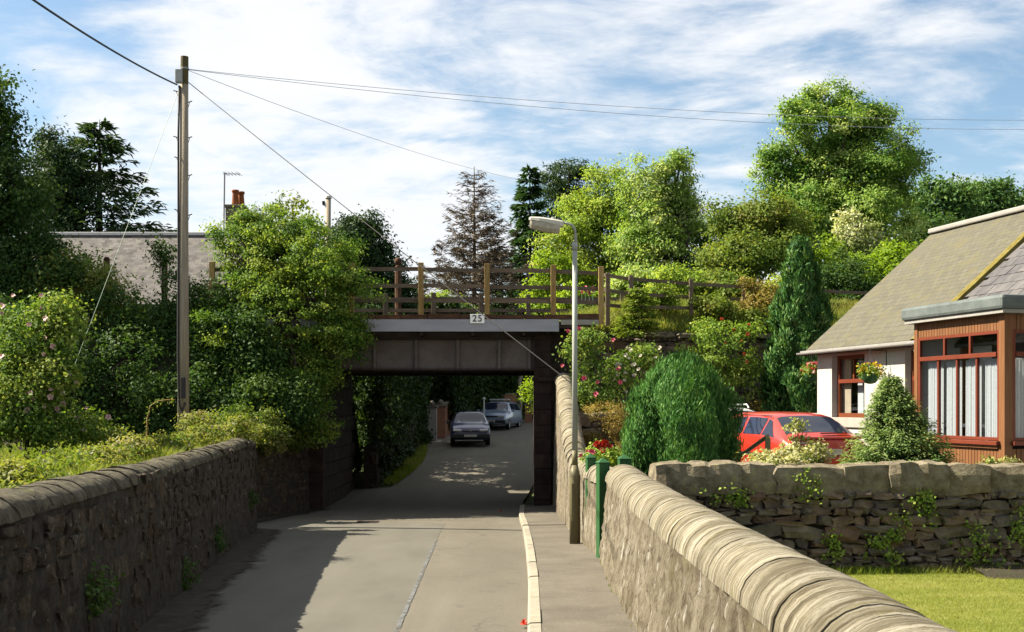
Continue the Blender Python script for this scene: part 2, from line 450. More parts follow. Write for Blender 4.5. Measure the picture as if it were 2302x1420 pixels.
def rooftile(name, cols, rows, wid, moss=None, axis='slope'):
    m, nt, out = newmat(name)
    tcn = nt.nodes.new('ShaderNodeTexCoord')
    br = nt.nodes.new('ShaderNodeTexBrick')
    nt.links.new(tcn.outputs['UV'], br.inputs['Vector'])
    br.inputs['Scale'].default_value = 1.0
    br.inputs['Brick Width'].default_value = wid; br.inputs['Row Height'].default_value = rows
    br.inputs['Mortar Size'].default_value = .007; br.inputs['Bias'].default_value = 0.0
    br.inputs['Color1'].default_value = (*cols[0], 1); br.inputs['Color2'].default_value = (*cols[1], 1); br.inputs['Mortar'].default_value = (*tuple(c * .62 for c in cols[0]), 1)
    n = tnoise(nt, 1.3, 7, .65)
    c = mixc(nt, maprange(nt, n, .35, .7, 0, .7), br.outputs['Color'], cols[2])
    if moss:
        n2 = tnoise(nt, 3.5, 6, .7)
        c = mixc(nt, maprange(nt, n2, .48, .64, 0, .75), c, moss)
    principled(nt, out, c, .9, bump(nt, br.outputs['Fac'], -.5, .03), spec=.2)
    return m
M['tile'] = rooftile('mossy_roof_tile', [(.115, .107, .08), (.155, .145, .108), (.13, .122, .09)], .115, .17, moss=(.15, .135, .075))
M['slate_far'] = rooftile('grey_slate_roof', [(.10, .09, .088), (.26, .24, .23), (.17, .155, .15)], .17, .26, moss=(.25, .23, .20))
M['slate'] = noisy('slate', [(.14, .14, .15), (.21, .205, .215), (.28, .27, .265)], 5, .7, bscale=30, bstr=.3, rnd=[(.75, .75, .78), (1.2, 1.15, 1.1)])
M['lead'] = noisy('lead_sheet', [(.13, .155, .15), (.18, .21, .205), (.25, .28, .27)], 2.5, .55, bscale=8, bstr=.3, bdist=.03)
M['ridge'] = noisy('ridge_cement', [(.40, .38, .35), (.52, .50, .46)], 5, .9)
M['ridge_white'] = noisy('white_ridge', [(.72, .70, .68), (.85, .84, .82)], 5, .8, keep=True)
M['moss'] = noisy('mossy_verge', [(.15, .12, .03), (.27, .22, .05), (.33, .28, .10)], 8, 1, bscale=30, bstr=.9, bdist=.03)
M['board'] = noisy('varnished_board', [(.22, .095, .038), (.28, .125, .052), (.34, .16, .07)], 4, .5, sc=(4, 4, .4), bscale=40, bstr=.15, rnd=[(.88, .88, .88), (1.08, 1.06, 1.04)])
M['frame_red'] = noisy('red_brown_paint', [(.20, .046, .024), (.26, .062, .032)], 5, .4, bscale=40, bstr=.08)
M['frame_brown'] = noisy('brown_paint', [(.20, .055, .02), (.27, .075, .03)], 5, .45, bscale=40, bstr=.08)
M['white_paint'] = simple('white_paint', (.72, .71, .68), .5)
M['sign_white'] = simple('sign_white', (.85, .84, .80), .5, var=.04)
M['gutter'] = noisy('gutter_paint', [(.55, .53, .5), (.70, .68, .65)], 5, .5)
M['glass'] = glassmat('window_glass', refl=.04)
M['car_glass'] = glassmat('car_glass', dark=(.012, .016, .03), refl=.05)
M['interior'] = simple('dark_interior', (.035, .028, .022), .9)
M['interior_warm'] = simple('warm_interior', (.42, .33, .22), .9)
def lace():
    m, nt, out = newmat('lace_curtain')
    v = nt.nodes.new('ShaderNodeTexVoronoi'); v.inputs['Scale'].default_value = 22; v.feature = 'DISTANCE_TO_EDGE'
    g = nt.nodes.new('ShaderNodeNewGeometry'); nt.links.new(g.outputs['Position'], v.inputs['Vector'])
    c = ramp(nt, v.outputs['Distance'], [(.02, (.70, .70, .68)), (.07, (.80, .80, .78))])
    p = nt.nodes.new('ShaderNodeBsdfDiffuse'); nt.links.new(c, p.inputs[0])
    t = nt.nodes.new('ShaderNodeBsdfTranslucent'); nt.links.new(c, t.inputs[0])
    mx = nt.nodes.new('ShaderNodeMixShader'); mx.inputs[0].default_value = .35
    nt.links.new(p.outputs[0], mx.inputs[1]); nt.links.new(t.outputs[0], mx.inputs[2])
    nt.links.new(mx.outputs[0], out.inputs['Surface'])
    return m
M['lace'] = lace()
M['terracotta'] = noisy('terracotta', [(.34, .10, .03), (.46, .15, .05)], 5, .8)
M['chimney'] = noisy('chimney_stone', [(.20, .17, .13), (.32, .28, .22)], 4, .9)
M['lamp_col'] = noisy('lamp_grey_paint', [(.50, .52, .46), (.58, .60, .54)], 4, .45, sc=(4, 4, .5), bscale=50, bstr=.05)
M['lamp_base'] = noisy('lamp_olive_paint', [(.20, .175, .09), (.27, .24, .13)], 6, .5, sc=(4, 4, .6), bscale=50, bstr=.1)
M['lamp_head'] = simple('lamp_head_paint', (.68, .64, .55), .5)
def bowl():
    m, nt, out = newmat('lamp_bowl_plastic')
    c = ramp(nt, tnoise(nt, 18, 4), [(.35, (.42, .37, .27)), (.65, (.56, .52, .41))])
    principled(nt, out, c, .25, spec=.5)
    return m
M['bowl'] = bowl()
M['green_paint'] = noisy('green_paint', [(.035, .13, .04), (.05, .17, .055)], 5, .45, sc=(4, 4, .5), bscale=50, bstr=.12)
M['rail_green'] = noisy('rail_green_paint', [(.24, .25, .10), (.34, .34, .16)], 6, .5)
M['steel'] = simple('dull_steel', (.30, .29, .28), .5, .6)
M['wire'] = simple('black_cable', (.03, .028, .028), .7)
M['wire_grey'] = simple('grey_cable', (.42, .45, .5), .6)
M['guy'] = simple('green_guy_wire', (.10, .20, .11), .5)
M['grey_box'] = simple('grey_plastic_box', (.42, .43, .42), .5)
M['black'] = simple('black_plastic', (.02, .02, .021), .5)
M['tyre'] = simple('tyre_rubber', (.02, .02, .02), .9)
M['alloy'] = simple('wheel_trim', (.45, .45, .45), .35, .7)
M['red_car'] = simple('red_car_paint', (.50, .028, .013), .3, 0, .5, .05, 3, coat=.8)
M['blue_car'] = simple('navy_car_paint', (.02, .035, .13), .3, .0, .4, .05, 3, coat=.6)
M['silver_car'] = simple('silver_blue_car_paint', (.28, .36, .50), .3, .2, .5, .05, 3, coat=.7)
M['white_car'] = simple('white_car_paint', (.78, .78, .77), .3, 0, .5, .03, 3, coat=.6)
M['headlamp'] = simple('headlamp_glass', (.55, .57, .58), .12, .3, .8)
M['tail'] = simple('tail_lamp_red', (.35, .015, .01), .2)
M['amber'] = simple('amber_lamp', (.65, .20, .02), .2)
M['plate_w'] = simple('number_plate_white', (.6, .58, .5), .4)
M['brick_red'] = None
def brickm():
    m, nt, out = newmat('red_brick')
    tcn = nt.nodes.new('ShaderNodeTexCoord')
    mp = nt.nodes.new('ShaderNodeMapping'); mp.inputs['Rotation'].default_value = (math.radians(90), 0, 0)
    nt.links.new(tcn.outputs['Object'], mp.inputs[0])
    br = nt.nodes.new('ShaderNodeTexBrick'); nt.links.new(mp.outputs[0], br.inputs['Vector'])
    br.inputs['Scale'].default_value = 4.4; br.inputs['Color1'].default_value = (.30, .11, .06, 1); br.inputs['Color2'].default_value = (.40, .16, .08, 1)
    br.inputs['Mortar'].default_value = (.3, .25, .2, 1); br.inputs['Mortar Size'].default_value = .02
    principled(nt, out, br.outputs['Color'], .9, spec=.2)
    return m
M['brick_red'] = brickm()
M['blue_shed'] = simple('blue_grey_paint', (.10, .17, .2), .6)

# foliage
G = {}
G['hawthorn'] = leafmat('leaf_hawthorn', [(.045, .11, .018), (.10, .20, .03), (.21, .32, .05), (.34, .42, .08)], .45)
G['dark'] = leafmat('leaf_dark', [(.03, .075, .018), (.055, .12, .027), (.11, .18, .04)], .35)
G['dark2'] = leafmat('leaf_dark_blue', [(.028, .065, .024), (.05, .10, .036), (.09, .145, .05)], .28)
G['ash'] = leafmat('leaf_ash', [(.09, .17, .022), (.18, .28, .04), (.30, .39, .07), (.42, .48, .13)], .45)
G['ash2'] = leafmat('leaf_ash_pale', [(.075, .16, .028), (.16, .27, .05), (.30, .40, .11), (.46, .52, .23)], .45)
G['big'] = leafmat('leaf_big', [(.045, .11, .018), (.10, .20, .032), (.24, .35, .08), (.46, .52, .20)], .42)
G['olive'] = leafmat('leaf_olive', [(.06, .12, .02), (.12, .19, .032), (.21, .275, .05), (.28, .28, .085)], .42)
G['lime'] = leafmat('leaf_lime', [(.14, .24, .02), (.22, .34, .03), (.33, .44, .05)], .5)
G['blueish'] = leafmat('leaf_bluegreen', [(.045, .11, .03), (.085, .175, .05), (.16, .25, .07)], .35)
G['cypress'] = leafmat('leaf_cypress', [(.025, .085, .022), (.05, .14, .035), (.10, .21, .05), (.19, .27, .09)], .2)
G['juniper'] = leafmat('leaf_clipped', [(.028, .095, .02), (.06, .155, .033), (.14, .255, .06)], .25)
G['conifer_y'] = leafmat('leaf_soft_conifer', [(.06, .125, .035), (.12, .20, .06), (.20, .285, .09), (.28, .35, .13)], .33)
G['spruce'] = leafmat('leaf_spruce', [(.022, .055, .018), (.04, .095, .028), (.075, .14, .04)], .2)
G['spruce_y'] = leafmat('leaf_young_spruce', [(.07, .13, .02), (.15, .22, .03), (.25, .30, .05)], .3)
G['variegated'] = leafmat('leaf_variegated', [(.09, .17, .03), (.36, .40, .12), (.60, .58, .27), (.68, .66, .42)], .35)
G['grass'] = leafmat('grass_blades', [(.09, .17, .02), (.18, .26, .035), (.30, .33, .08), (.40, .37, .16)], .45)
G['grass_dry'] = leafmat('grass_dry', [(.10, .17, .025), (.20, .26, .05), (.33, .33, .10), (.34, .28, .11)], .4)
G['lawn'] = leafmat('grass_lawn', [(.17, .215, .03), (.25, .28, .05), (.36, .35, .11)], .4)
G['ivy'] = leafmat('leaf_ivy', [(.07, .14, .02), (.16, .25, .035), (.30, .36, .08)], .35)
G['heath'] = leafmat('leaf_heath', [(.10, .10, .02), (.22, .18, .04), (.34, .26, .07), (.28, .15, .06)], .3)
G['rose'] = leafmat('leaf_rose', [(.05, .115, .02), (.13, .22, .04), (.30, .36, .08)], .42)
G['whiteflower'] = leafmat('leaf_whitebeam', [(.10, .18, .03), (.25, .33, .09), (.52, .56, .30), (.62, .62, .42)], .35)
G['hedge'] = leafmat('leaf_hedge', [(.03, .075, .018), (.055, .11, .025), (.09, .16, .035)], .3)
G['dead'] = leafmat('dead_twig', [(.09, .068, .048), (.15, .115, .082), (.23, .185, .135)], .1)
G['petals_yellow'] = leafmat('petal_yellow', [(.55, .32, .01), (.75, .50, .02), (.80, .62, .15)], .3)
G['petals_mixed'] = leafmat('petal_mixed', [(.62, .04, .02), (.70, .10, .16), (.75, .35, .40), (.80, .62, .60)], .3)
M['pink'] = simple('pink_petal', (.72, .12, .2), .6, var=.2, scale=60)
M['rose_pale'] = simple('blush_petal', (.78, .52, .48), .6, var=.12, scale=60)
M['cream'] = simple('cream_petal', (.80, .74, .58), .6, var=.1, scale=60)
M['orange'] = simple('orange_red_petal', (.75, .16, .04), .6, var=.2, scale=60)
M['redpetal'] = simple('red_petal', (.7, .06, .02), .6, var=.2, scale=60)

# ------------------------------------------------------------------ foliage machinery
def norm(a):
    return a / np.maximum(np.linalg.norm(a, axis=-1, keepdims=True), 1e-9)
def leaf_mesh(name, c, n, ax, L, Wd, tint, mat, parent, fold=.12):
    """c,n,ax (N,3); every leaf is one folded quad"""
    N = len(c)
    n = norm(n); ax = norm(ax - n * np.sum(ax * n, axis=1, keepdims=True) * .9)
    b = norm(np.cross(n, ax))
    L = np.broadcast_to(np.asarray(L, float), (N,))[:, None]; Wd = np.broadcast_to(np.asarray(Wd, float), (N,))[:, None]
    V = np.empty((N, 4, 3))
    V[:, 0] = c
    V[:, 1] = c + ax * L * .45 + b * Wd * .5 + n * L * fold
    V[:, 2] = c + ax * L
    V[:, 3] = c + ax * L * .45 - b * Wd * .5 + n * L * fold
    V = V.reshape(-1, 3)
    T = np.repeat(np.clip(tint, 0, 1), 4)
    return np_mesh(name, V, 4, T, mat, parent)
def np_mesh(name, V, k, T, mat, parent):
    if parent is not None:
        Mi = np.array(inv(parent)); V = V @ Mi[:3, :3].T + Mi[:3, 3]
    N = len(V) // k
    me = bpy.data.meshes.new(name)
    me.vertices.add(len(V)); me.vertices.foreach_set('co', V.astype(np.float32).ravel())
    me.loops.add(N * k); me.loops.foreach_set('vertex_index', np.arange(N * k, dtype=np.int32))
    me.polygons.add(N); me.polygons.foreach_set('loop_start', np.arange(0, N * k, k, dtype=np.int32))
    me.update(calc_edges=True)
    at = me.attributes.new('tint', 'FLOAT', 'POINT'); at.data.foreach_set('value', T.astype(np.float32))
    me.materials.append(mat)
    o = bpy.data.objects.new(name, me); COL.objects.link(o); o.parent = parent
    return o
def Lb(px, py, rx, ry, d, depth=.85):
    """a lobe given where it stands: centre and radii read off the photograph at distance d"""
    c = P(px, py, d); s = d / F
    return (c.x, c.y, c.z, rx * s, rx * s * depth, ry * s)
def sample_lobes(lobes, n, rng, shell=.55, rough=.22, fr=1.1):
    lo = np.array(lobes)
    wt = (lo[:, 3] * lo[:, 5] + lo[:, 3] * lo[:, 4]); wt /= wt.sum()
    k = rng.choice(len(lo), n, p=wt)
    dr = norm(rng.normal(size=(n, 3)))
    rad = shell + (1 - shell) * rng.random(n) ** .6
    C = lo[k, :3] + dr * lo[k, 3:6] * rad[:, None]
    for i in range(n):
        q = C[i] * fr
        j = 1 + rough * (mnoise.noise(Vector(q)) * 1.6)
        C[i] = lo[k[i], :3] + (C[i] - lo[k[i], :3]) * j
    O = norm(dr / lo[k, 3:6])
    return C, O, k
def foliage(name, lobes, mat, parent, nclump, nper, r, L, Wd, seed, shell=.55, rough=.22, up=.35, rnd=.75, droop=.2, out=.6, tintbase=.5, tvar=.2, flat=.6, dirup=0.):
    rng = np.random.default_rng(seed)
    C, O, k = sample_lobes(lobes, nclump, rng, shell, rough)
    cr = rng.uniform(.6, 1.35, nclump) * r
    lt_ = rng.normal(0, .14, len(lobes))
    ct = np.clip(rng.normal(tintbase, tvar, nclump) + lt_[k], 0, 1)
    cn = (nper * rng.uniform(.5, 1.5, nclump)).astype(int)
    idx = np.repeat(np.arange(nclump), cn)
    N = len(idx)
    off = rng.normal(size=(N, 3)) * cr[idx][:, None] * np.array([1, 1, flat]) * .6
    c = C[idx] + off
    nn = O[idx] * out + norm(off) * .35 + np.array([0, 0, up]) + rng.normal(size=(N, 3)) * rnd * .6
    ax = rng.normal(size=(N, 3)) + O[idx] * .6 + np.array([0, 0, dirup - droop])
    sz = rng.uniform(.65, 1.3, N)
    tint = ct[idx] + rng.normal(0, .075, N)
    return leaf_mesh(name, c, nn, ax, L * sz, Wd * sz, tint, mat, parent)
def limbs(name, base, lobes, r0, mat, parent, seed, nb=5):
    rnd = random.Random(seed)
    mb = MB()
    lo = np.array(lobes); top = lo[np.argmax(lo[:, 2] + .6 * lo[:, 5])]
    b = Vector(base); t = Vector((top[0], top[1], top[2] + .35 * top[5]))
    pts = []
    for i in range(7):
        f = i / 6
        p = b.lerp(t, f); w = .06 * (t - b).length * math.sin(f * 3.1)
        pts.append(p + Vector((rnd.uniform(-w, w), rnd.uniform(-w, w), 0)))
    mb.tube(pts, [r0 * (1 - .85 * i / 6) for i in range(7)], 8)
    for l in lo:
        for q in range(nb):
            f = rnd.uniform(.25, .8); i = int(f * 6); s = pts[i].lerp(pts[min(6, i + 1)], f * 6 - i)
            dv = Vector((rnd.gauss(0, 1), rnd.gauss(0, 1), rnd.gauss(.3, .7))).normalized()
            e = Vector((l[0] + dv.x * l[3] * .8, l[1] + dv.y * l[4] * .8, l[2] + dv.z * l[5] * .8))
            m = s.lerp(e, .5) + Vector((0, 0, .08 * (e - s).length))
            rr = r0 * (1 - .8 * f) * .5
            mb.tube([s, m, e], [rr, rr * .6, rr * .2], 5)
    return mb.build(name, mat, parent, smooth=True)
def tree(name, label, base, lobes, leaf, nclump, nper, r, L, Wd, seed, trunk=.18, bark='bark', group=None, cat='tree', aug=7, **kw):
    o = empty(name, base)
    tag(o, label, cat, group)
    limbs('trunk', base, lobes, trunk, M[bark], o, seed)
    if aug:
        rg_ = np.random.default_rng(seed + 7); ex = []
        for l in lobes:
            for q in range(aug):
                dv = norm(rg_.normal(size=3)); dv[2] = abs(dv[2]) * .9 if rg_.random() < .6 else dv[2]
                kf = rg_.uniform(.26, .46)
                ex.append((l[0] + dv[0] * l[3] * .9, l[1] + dv[1] * l[4] * .9, l[2] + dv[2] * l[5] * .9, l[3] * kf, l[4] * kf, l[5] * kf * 1.15))
        lobes = [(l[0], l[1], l[2], l[3] * .8, l[4] * .8, l[5] * .8) for l in lobes] + ex
    foliage('crown', lobes, G[leaf], o, nclump, nper, r, L, Wd, seed, **kw)
    return o
def conifer(name, label, base, top, r0, leaf, seed, whorls=26, per=8, droop=.25, spray=26, L=.16, Wd=.035, curl=.25, shape=1.0, group=None, bark='bark', trunk=.14, start=.04, gap=0., tv=.2, cat='tree'):
    rng = np.random.default_rng(seed)
    o = empty(name, base); tag(o, label, cat, group)
    b = Vector(base); t = Vector(top); H = (t - b).length
    mb = MB().tube([b, b.lerp(t, .5), t], [trunk, trunk * .6, .015], 8)
    cs, ns, axs, ts = [], [], [], []
    for w in range(whorls):
        f = start + (1 - start) * (w + rng.uniform(-.3, .3)) / whorls
        f = min(max(f, 0), .985)
        R = r0 * (1 - f) ** shape
        p0 = b.lerp(t, f)
        for q in range(per):
            if rng.random() < gap: continue
            a = rng.uniform(0, 2 * math.pi)
            Lb_ = R * rng.uniform(.7, 1.12) + .05
            d = np.array([math.cos(a), math.sin(a), 0])
            m = max(5, int(spray * (.3 + Lb_ / r0)))
            s = rng.random(m) ** .7
            z = -droop * s * Lb_ + curl * s ** 2 * Lb_
            pos = np.array(p0) + d * (s * Lb_)[:, None] + np.stack([np.zeros(m), np.zeros(m), z], 1)
            side = np.cross(d, [0, 0, 1])
            ww = .30 * Lb_ * (1 - s * .75)
            off = rng.uniform(-1, 1, m) * ww
            pos = pos + side * off[:, None] + rng.normal(0, .03, (m, 3))
            cs.append(pos); ax = d + side * np.sign(off)[:, None] * .7 + np.array([0, 0, -.1]) + rng.normal(0, .25, (m, 3)); axs.append(ax)
            ns.append(np.array([0, 0, 1.]) + rng.normal(0, .35, (m, 3)) + d * .3)
            ts.append(np.clip(rng.normal(.45, tv) + rng.normal(0, .12, m) + .25 * (s - .5), 0, 1))
            if q % 2 == 0:
                e = Vector(p0) + Vector(d) * Lb_ * .9 + Vector((0, 0, (-droop + curl) * Lb_ * .85))
                mb.tube([p0, Vector(p0).lerp(e, .5) + Vector((0, 0, -.06 * Lb_)), e], [.02, .012, .005], 4)
    mb.build('trunk', M[bark], o, smooth=True)
    c = np.concatenate(cs); N = len(c); sz = rng.uniform(.7, 1.3, N)
    leaf_mesh('crown', c, np.concatenate(ns), np.concatenate(axs), L * sz, Wd * sz, np.concatenate(ts), G[leaf], o)
    return o
def upright(name, label, base, prof, leaf, n, seed, L=.13, Wd=.035, squash=1., rough=.12, group=None, cat='bush', inner=.55, out=.35, tuft=9):
    """dense bush of upward sprays; prof: (z, radius) profile"""
    rng = np.random.default_rng(seed)
    o = empty(name, base); tag(o, label, cat, group)
    zs = np.array([p[0] for p in prof]); rs = np.array([p[1] for p in prof])
    nt_ = n // tuft
    z = rng.uniform(zs[0], zs[-1], nt_ * 3)
    R = np.interp(z, zs, rs)
    keep = rng.random(nt_ * 3) < R / rs.max(); z = z[keep][:nt_]; R = R[keep][:nt_]
    a = rng.uniform(0, 2 * math.pi, len(z))
    f = inner + (1 - inner) * rng.random(len(z)) ** .35
    lump = np.array([1 + rough * 1.8 * mnoise.noise(Vector((math.cos(q) * 2.2, math.sin(q) * 2.2, zz * 1.6 + seed))) for q, zz in zip(a, z)])
    R = R * f * lump
    C = np.stack([R * np.cos(a), R * np.sin(a) * squash, z], 1) + np.array(base)
    O = np.stack([np.cos(a), np.sin(a), np.full(len(a), .15)], 1)
    ct = np.clip(rng.normal(.45, .22, len(z)), 0, 1)
    idx = np.repeat(np.arange(len(z)), tuft); N = len(idx)
    c = C[idx] + rng.normal(0, .035, (N, 3)) * np.array([1, 1, 1.8])
    nn = O[idx] + rng.normal(0, .5, (N, 3))
    ax = np.array([0, 0, 1.]) + O[idx] * out + rng.normal(0, .25, (N, 3))
    sz = rng.uniform(.6, 1.3, N)
    leaf_mesh('crown', c, nn, ax, L * sz, Wd * sz, ct[idx] + rng.normal(0, .12, N), G[leaf], o)
    MB().tube([Vector(base), Vector(base) + Vector((0, 0, zs[-1] * .7))], [.06, .02], 6).build('trunk', M['bark'], o)
    return o
def blades(name, pts, h, w, mat, seed, parent=None, lean=.35, tb=.5, tv=.25):
    """grass: pts (N,3); one bent blade = 1 quad"""
    rng = np.random.default_rng(seed)
    pts = np.asarray(pts); N = len(pts)
    a = rng.uniform(0, 2 * math.pi, N)
    side = np.stack([np.cos(a), np.sin(a), np.zeros(N)], 1)
    ln = rng.normal(0, lean, (N, 3)); ln[:, 2] = 0
    hh = (np.broadcast_to(h, (N,)) * rng.uniform(.5, 1.25, N))[:, None]
    V = np.empty((N, 4, 3))
    V[:, 0] = pts - side * w * .5; V[:, 1] = pts + side * w * .5
    up = np.array([0, 0, 1.])
    V[:, 2] = pts + (up + ln) * hh + side * w * .12
    V[:, 3] = pts + (up * .56 + ln * .53) * hh - side * w * .45
    cl = np.array([mnoise.noise(Vector((p[0] * .9, p[1] * .9, seed))) for p in pts])
    T = np.repeat(np.clip(tb + cl * .45 + rng.normal(0, tv * .6, N), 0, 1), 4)
    return np_mesh(name, V.reshape(-1, 3), 4, T, mat, parent)
def bloom_mesh(mat, seed, r=.045):
    rng = random.Random(seed); mb = MB()
    for ring, (k, rr, zz, tilt) in enumerate(((5, 1.0, .0, .25), (5, .7, .25, .6), (4, .4, .45, .95))):
        for i in range(k):
            a = 2 * math.pi * i / k + ring * .6 + rng.uniform(-.2, .2)
            d = Vector((math.cos(a), math.sin(a), 0)); s = Vector((-d.y, d.x, 0))
            p = Vector((0, 0, zz * r * .6)); e = p + d * rr * r + Vector((0, 0, tilt * r))
            mb.add([p, p.lerp(e, .6) + s * r * .5 * rr, e, p.lerp(e, .6) - s * r * .5 * rr], [(0, 1, 2, 3)])
    me = bpy.data.meshes.new('bloom'); me.from_pydata(mb.v, [], mb.f); me.materials.append(mat)
    return me
def blooms(parent, mat, pts, r, seed, name='rose_bloom'):
    me = bloom_mesh(mat, seed, r); Mi = inv(parent); rng = random.Random(seed)
    for p in pts:
        o = bpy.data.objects.new(name, me); COL.objects.link(o); o.parent = parent
        o.location = Mi @ Vector(p)
        o.rotation_euler = (math.radians(rng.uniform(40, 85)), rng.uniform(-.4, .4), rng.uniform(-.7, .7)); s = rng.uniform(.8, 1.25); o.scale = (s, s, s)

# ------------------------------------------------------------------ stone machinery
def stone_variants(mat, n, seed, rounding=.3, jit=.07, cuts=1, smooth=False):
    out = []
    rng = random.Random(seed)
    for k in range(n):
        bm = bmesh.new(); bmesh.ops.create_cube(bm, size=1.0)
        bmesh.ops.subdivide_edges(bm, edges=bm.edges[:], cuts=cuts, use_grid_fill=True)
        for v in bm.verts:
            c = v.co.copy(); s = c.normalized() * .62
            v.co = c.lerp(s, rounding) + Vector((rng.uniform(-jit, jit), rng.uniform(-jit, jit), rng.uniform(-jit, jit)))
        me = bpy.data.meshes.new('stone')
        for fc in bm.faces: fc.smooth = smooth
        bm.to_mesh(me); bm.free(); me.materials.append(mat)
        out.append(me)
    return out
def put_piece(name, me, parent, loc, rot, scale):
    o = bpy.data.objects.new(name, me); COL.objects.link(o); o.parent = parent
    o.location = inv(parent) @ Vector(loc) if parent else loc
    o.rotation_euler = rot; o.scale = scale
    return o
put = put_piece
def rubble(parent, path, zlo, zhi, variants, seed, ch=(.12, .26), asp=(1.0, 2.6), depth=.22, proud=.02, name='stone', gap=.018, tilt=.06, smin=0, smax=1e9, fill=1.0, yaw=.06, limit=285):
    """courses of uneven stones along a polyline; face on the path, body behind it (to the side of `nrm`)"""
    rng = random.Random(seed)
    seg = []; tot = 0
    for a, b in zip(path[:-1], path[1:]):
        l = (Vector(b) - Vector(a)).length; seg.append((tot, l, Vector(a), Vector(b))); tot += l
    def at(s):
        for s0, l, a, b in seg:
            if s <= s0 + l or (s0, l, a, b) == seg[-1]:
                return a.lerp(b, (s - s0) / l), math.atan2(b.y - a.y, b.x - a.x)
    z = 0.0; zmax = max(zhi(at(tot * i / 20)[0]) - zlo(at(tot * i / 20)[0]) for i in range(21))
    n = 0; rec = []
    def put(nm_, me_, pa_, lo_, ro_, sc_): rec.append((nm_, me_, lo_, ro_, sc_))
    while z < zmax - .04:
        h = min(rng.uniform(*ch), zmax - z)
        s = max(0, smin) - rng.uniform(0, .2)
        while s < min(tot, smax):
            w = h * rng.uniform(*asp)
            sm = s + w / 2
            p, ang = at(min(max(sm, 0), tot))
            zb = zlo(p)
            hh = h
            zc = zb + z + h / 2
            if sm > 0 and sm < tot and zc + h * .3 < zhi(p) and rng.random() < fill:
                if rng.random() < .22 and w > .2:      # two thin stones one above the other
                    k = rng.uniform(.35, .65)
                    for hz, zo in ((h * k, z + h * k / 2), (h * (1 - k), z + h * k + h * (1 - k) / 2)):
                        nv = Vector((math.sin(ang), -math.cos(ang)))
                        q = p - nv * (depth / 2 - rng.uniform(0, proud) * 1.0)
                        put(name, rng.choice(variants), parent, (q.x, q.y, zb + zo), (0, rng.uniform(-tilt, tilt), ang), (w - gap, depth, hz - gap)); n += 1
                else:
                    nv = Vector((math.sin(ang), -math.cos(ang)))
                    q = p - nv * (depth / 2 - rng.uniform(0, proud))
                    put(name, rng.choice(variants), parent, (q.x, q.y, zc + rng.uniform(-.015, .015)), (rng.uniform(-.05, .05), rng.uniform(-tilt, tilt), ang + rng.uniform(-yaw, yaw)), (w - gap, depth, hh - gap)); n += 1
            s += w
        z += h
    rec.sort(key=lambda r: Vector(r[2]).length - 2.0 * r[4][0] * r[4][2])
    for r in rec[:limit]: put_piece(r[0], r[1], parent, r[2], r[3], r[4])
    if len(rec) > limit:
        mb = MB(); mat = rec[0][1].materials[0]
        for nm_, me_, lo_, ro_, sc_ in rec[limit:]:
            mm = Matrix.LocRotScale(Vector(lo_), Euler(ro_), Vector(sc_))
            mb.add([mm @ v.co for v in me_.vertices], [tuple(p.vertices) for p in me_.polygons])
        tag(mb.build('small_stones', mat, parent), kind='stuff')
    return len(rec)

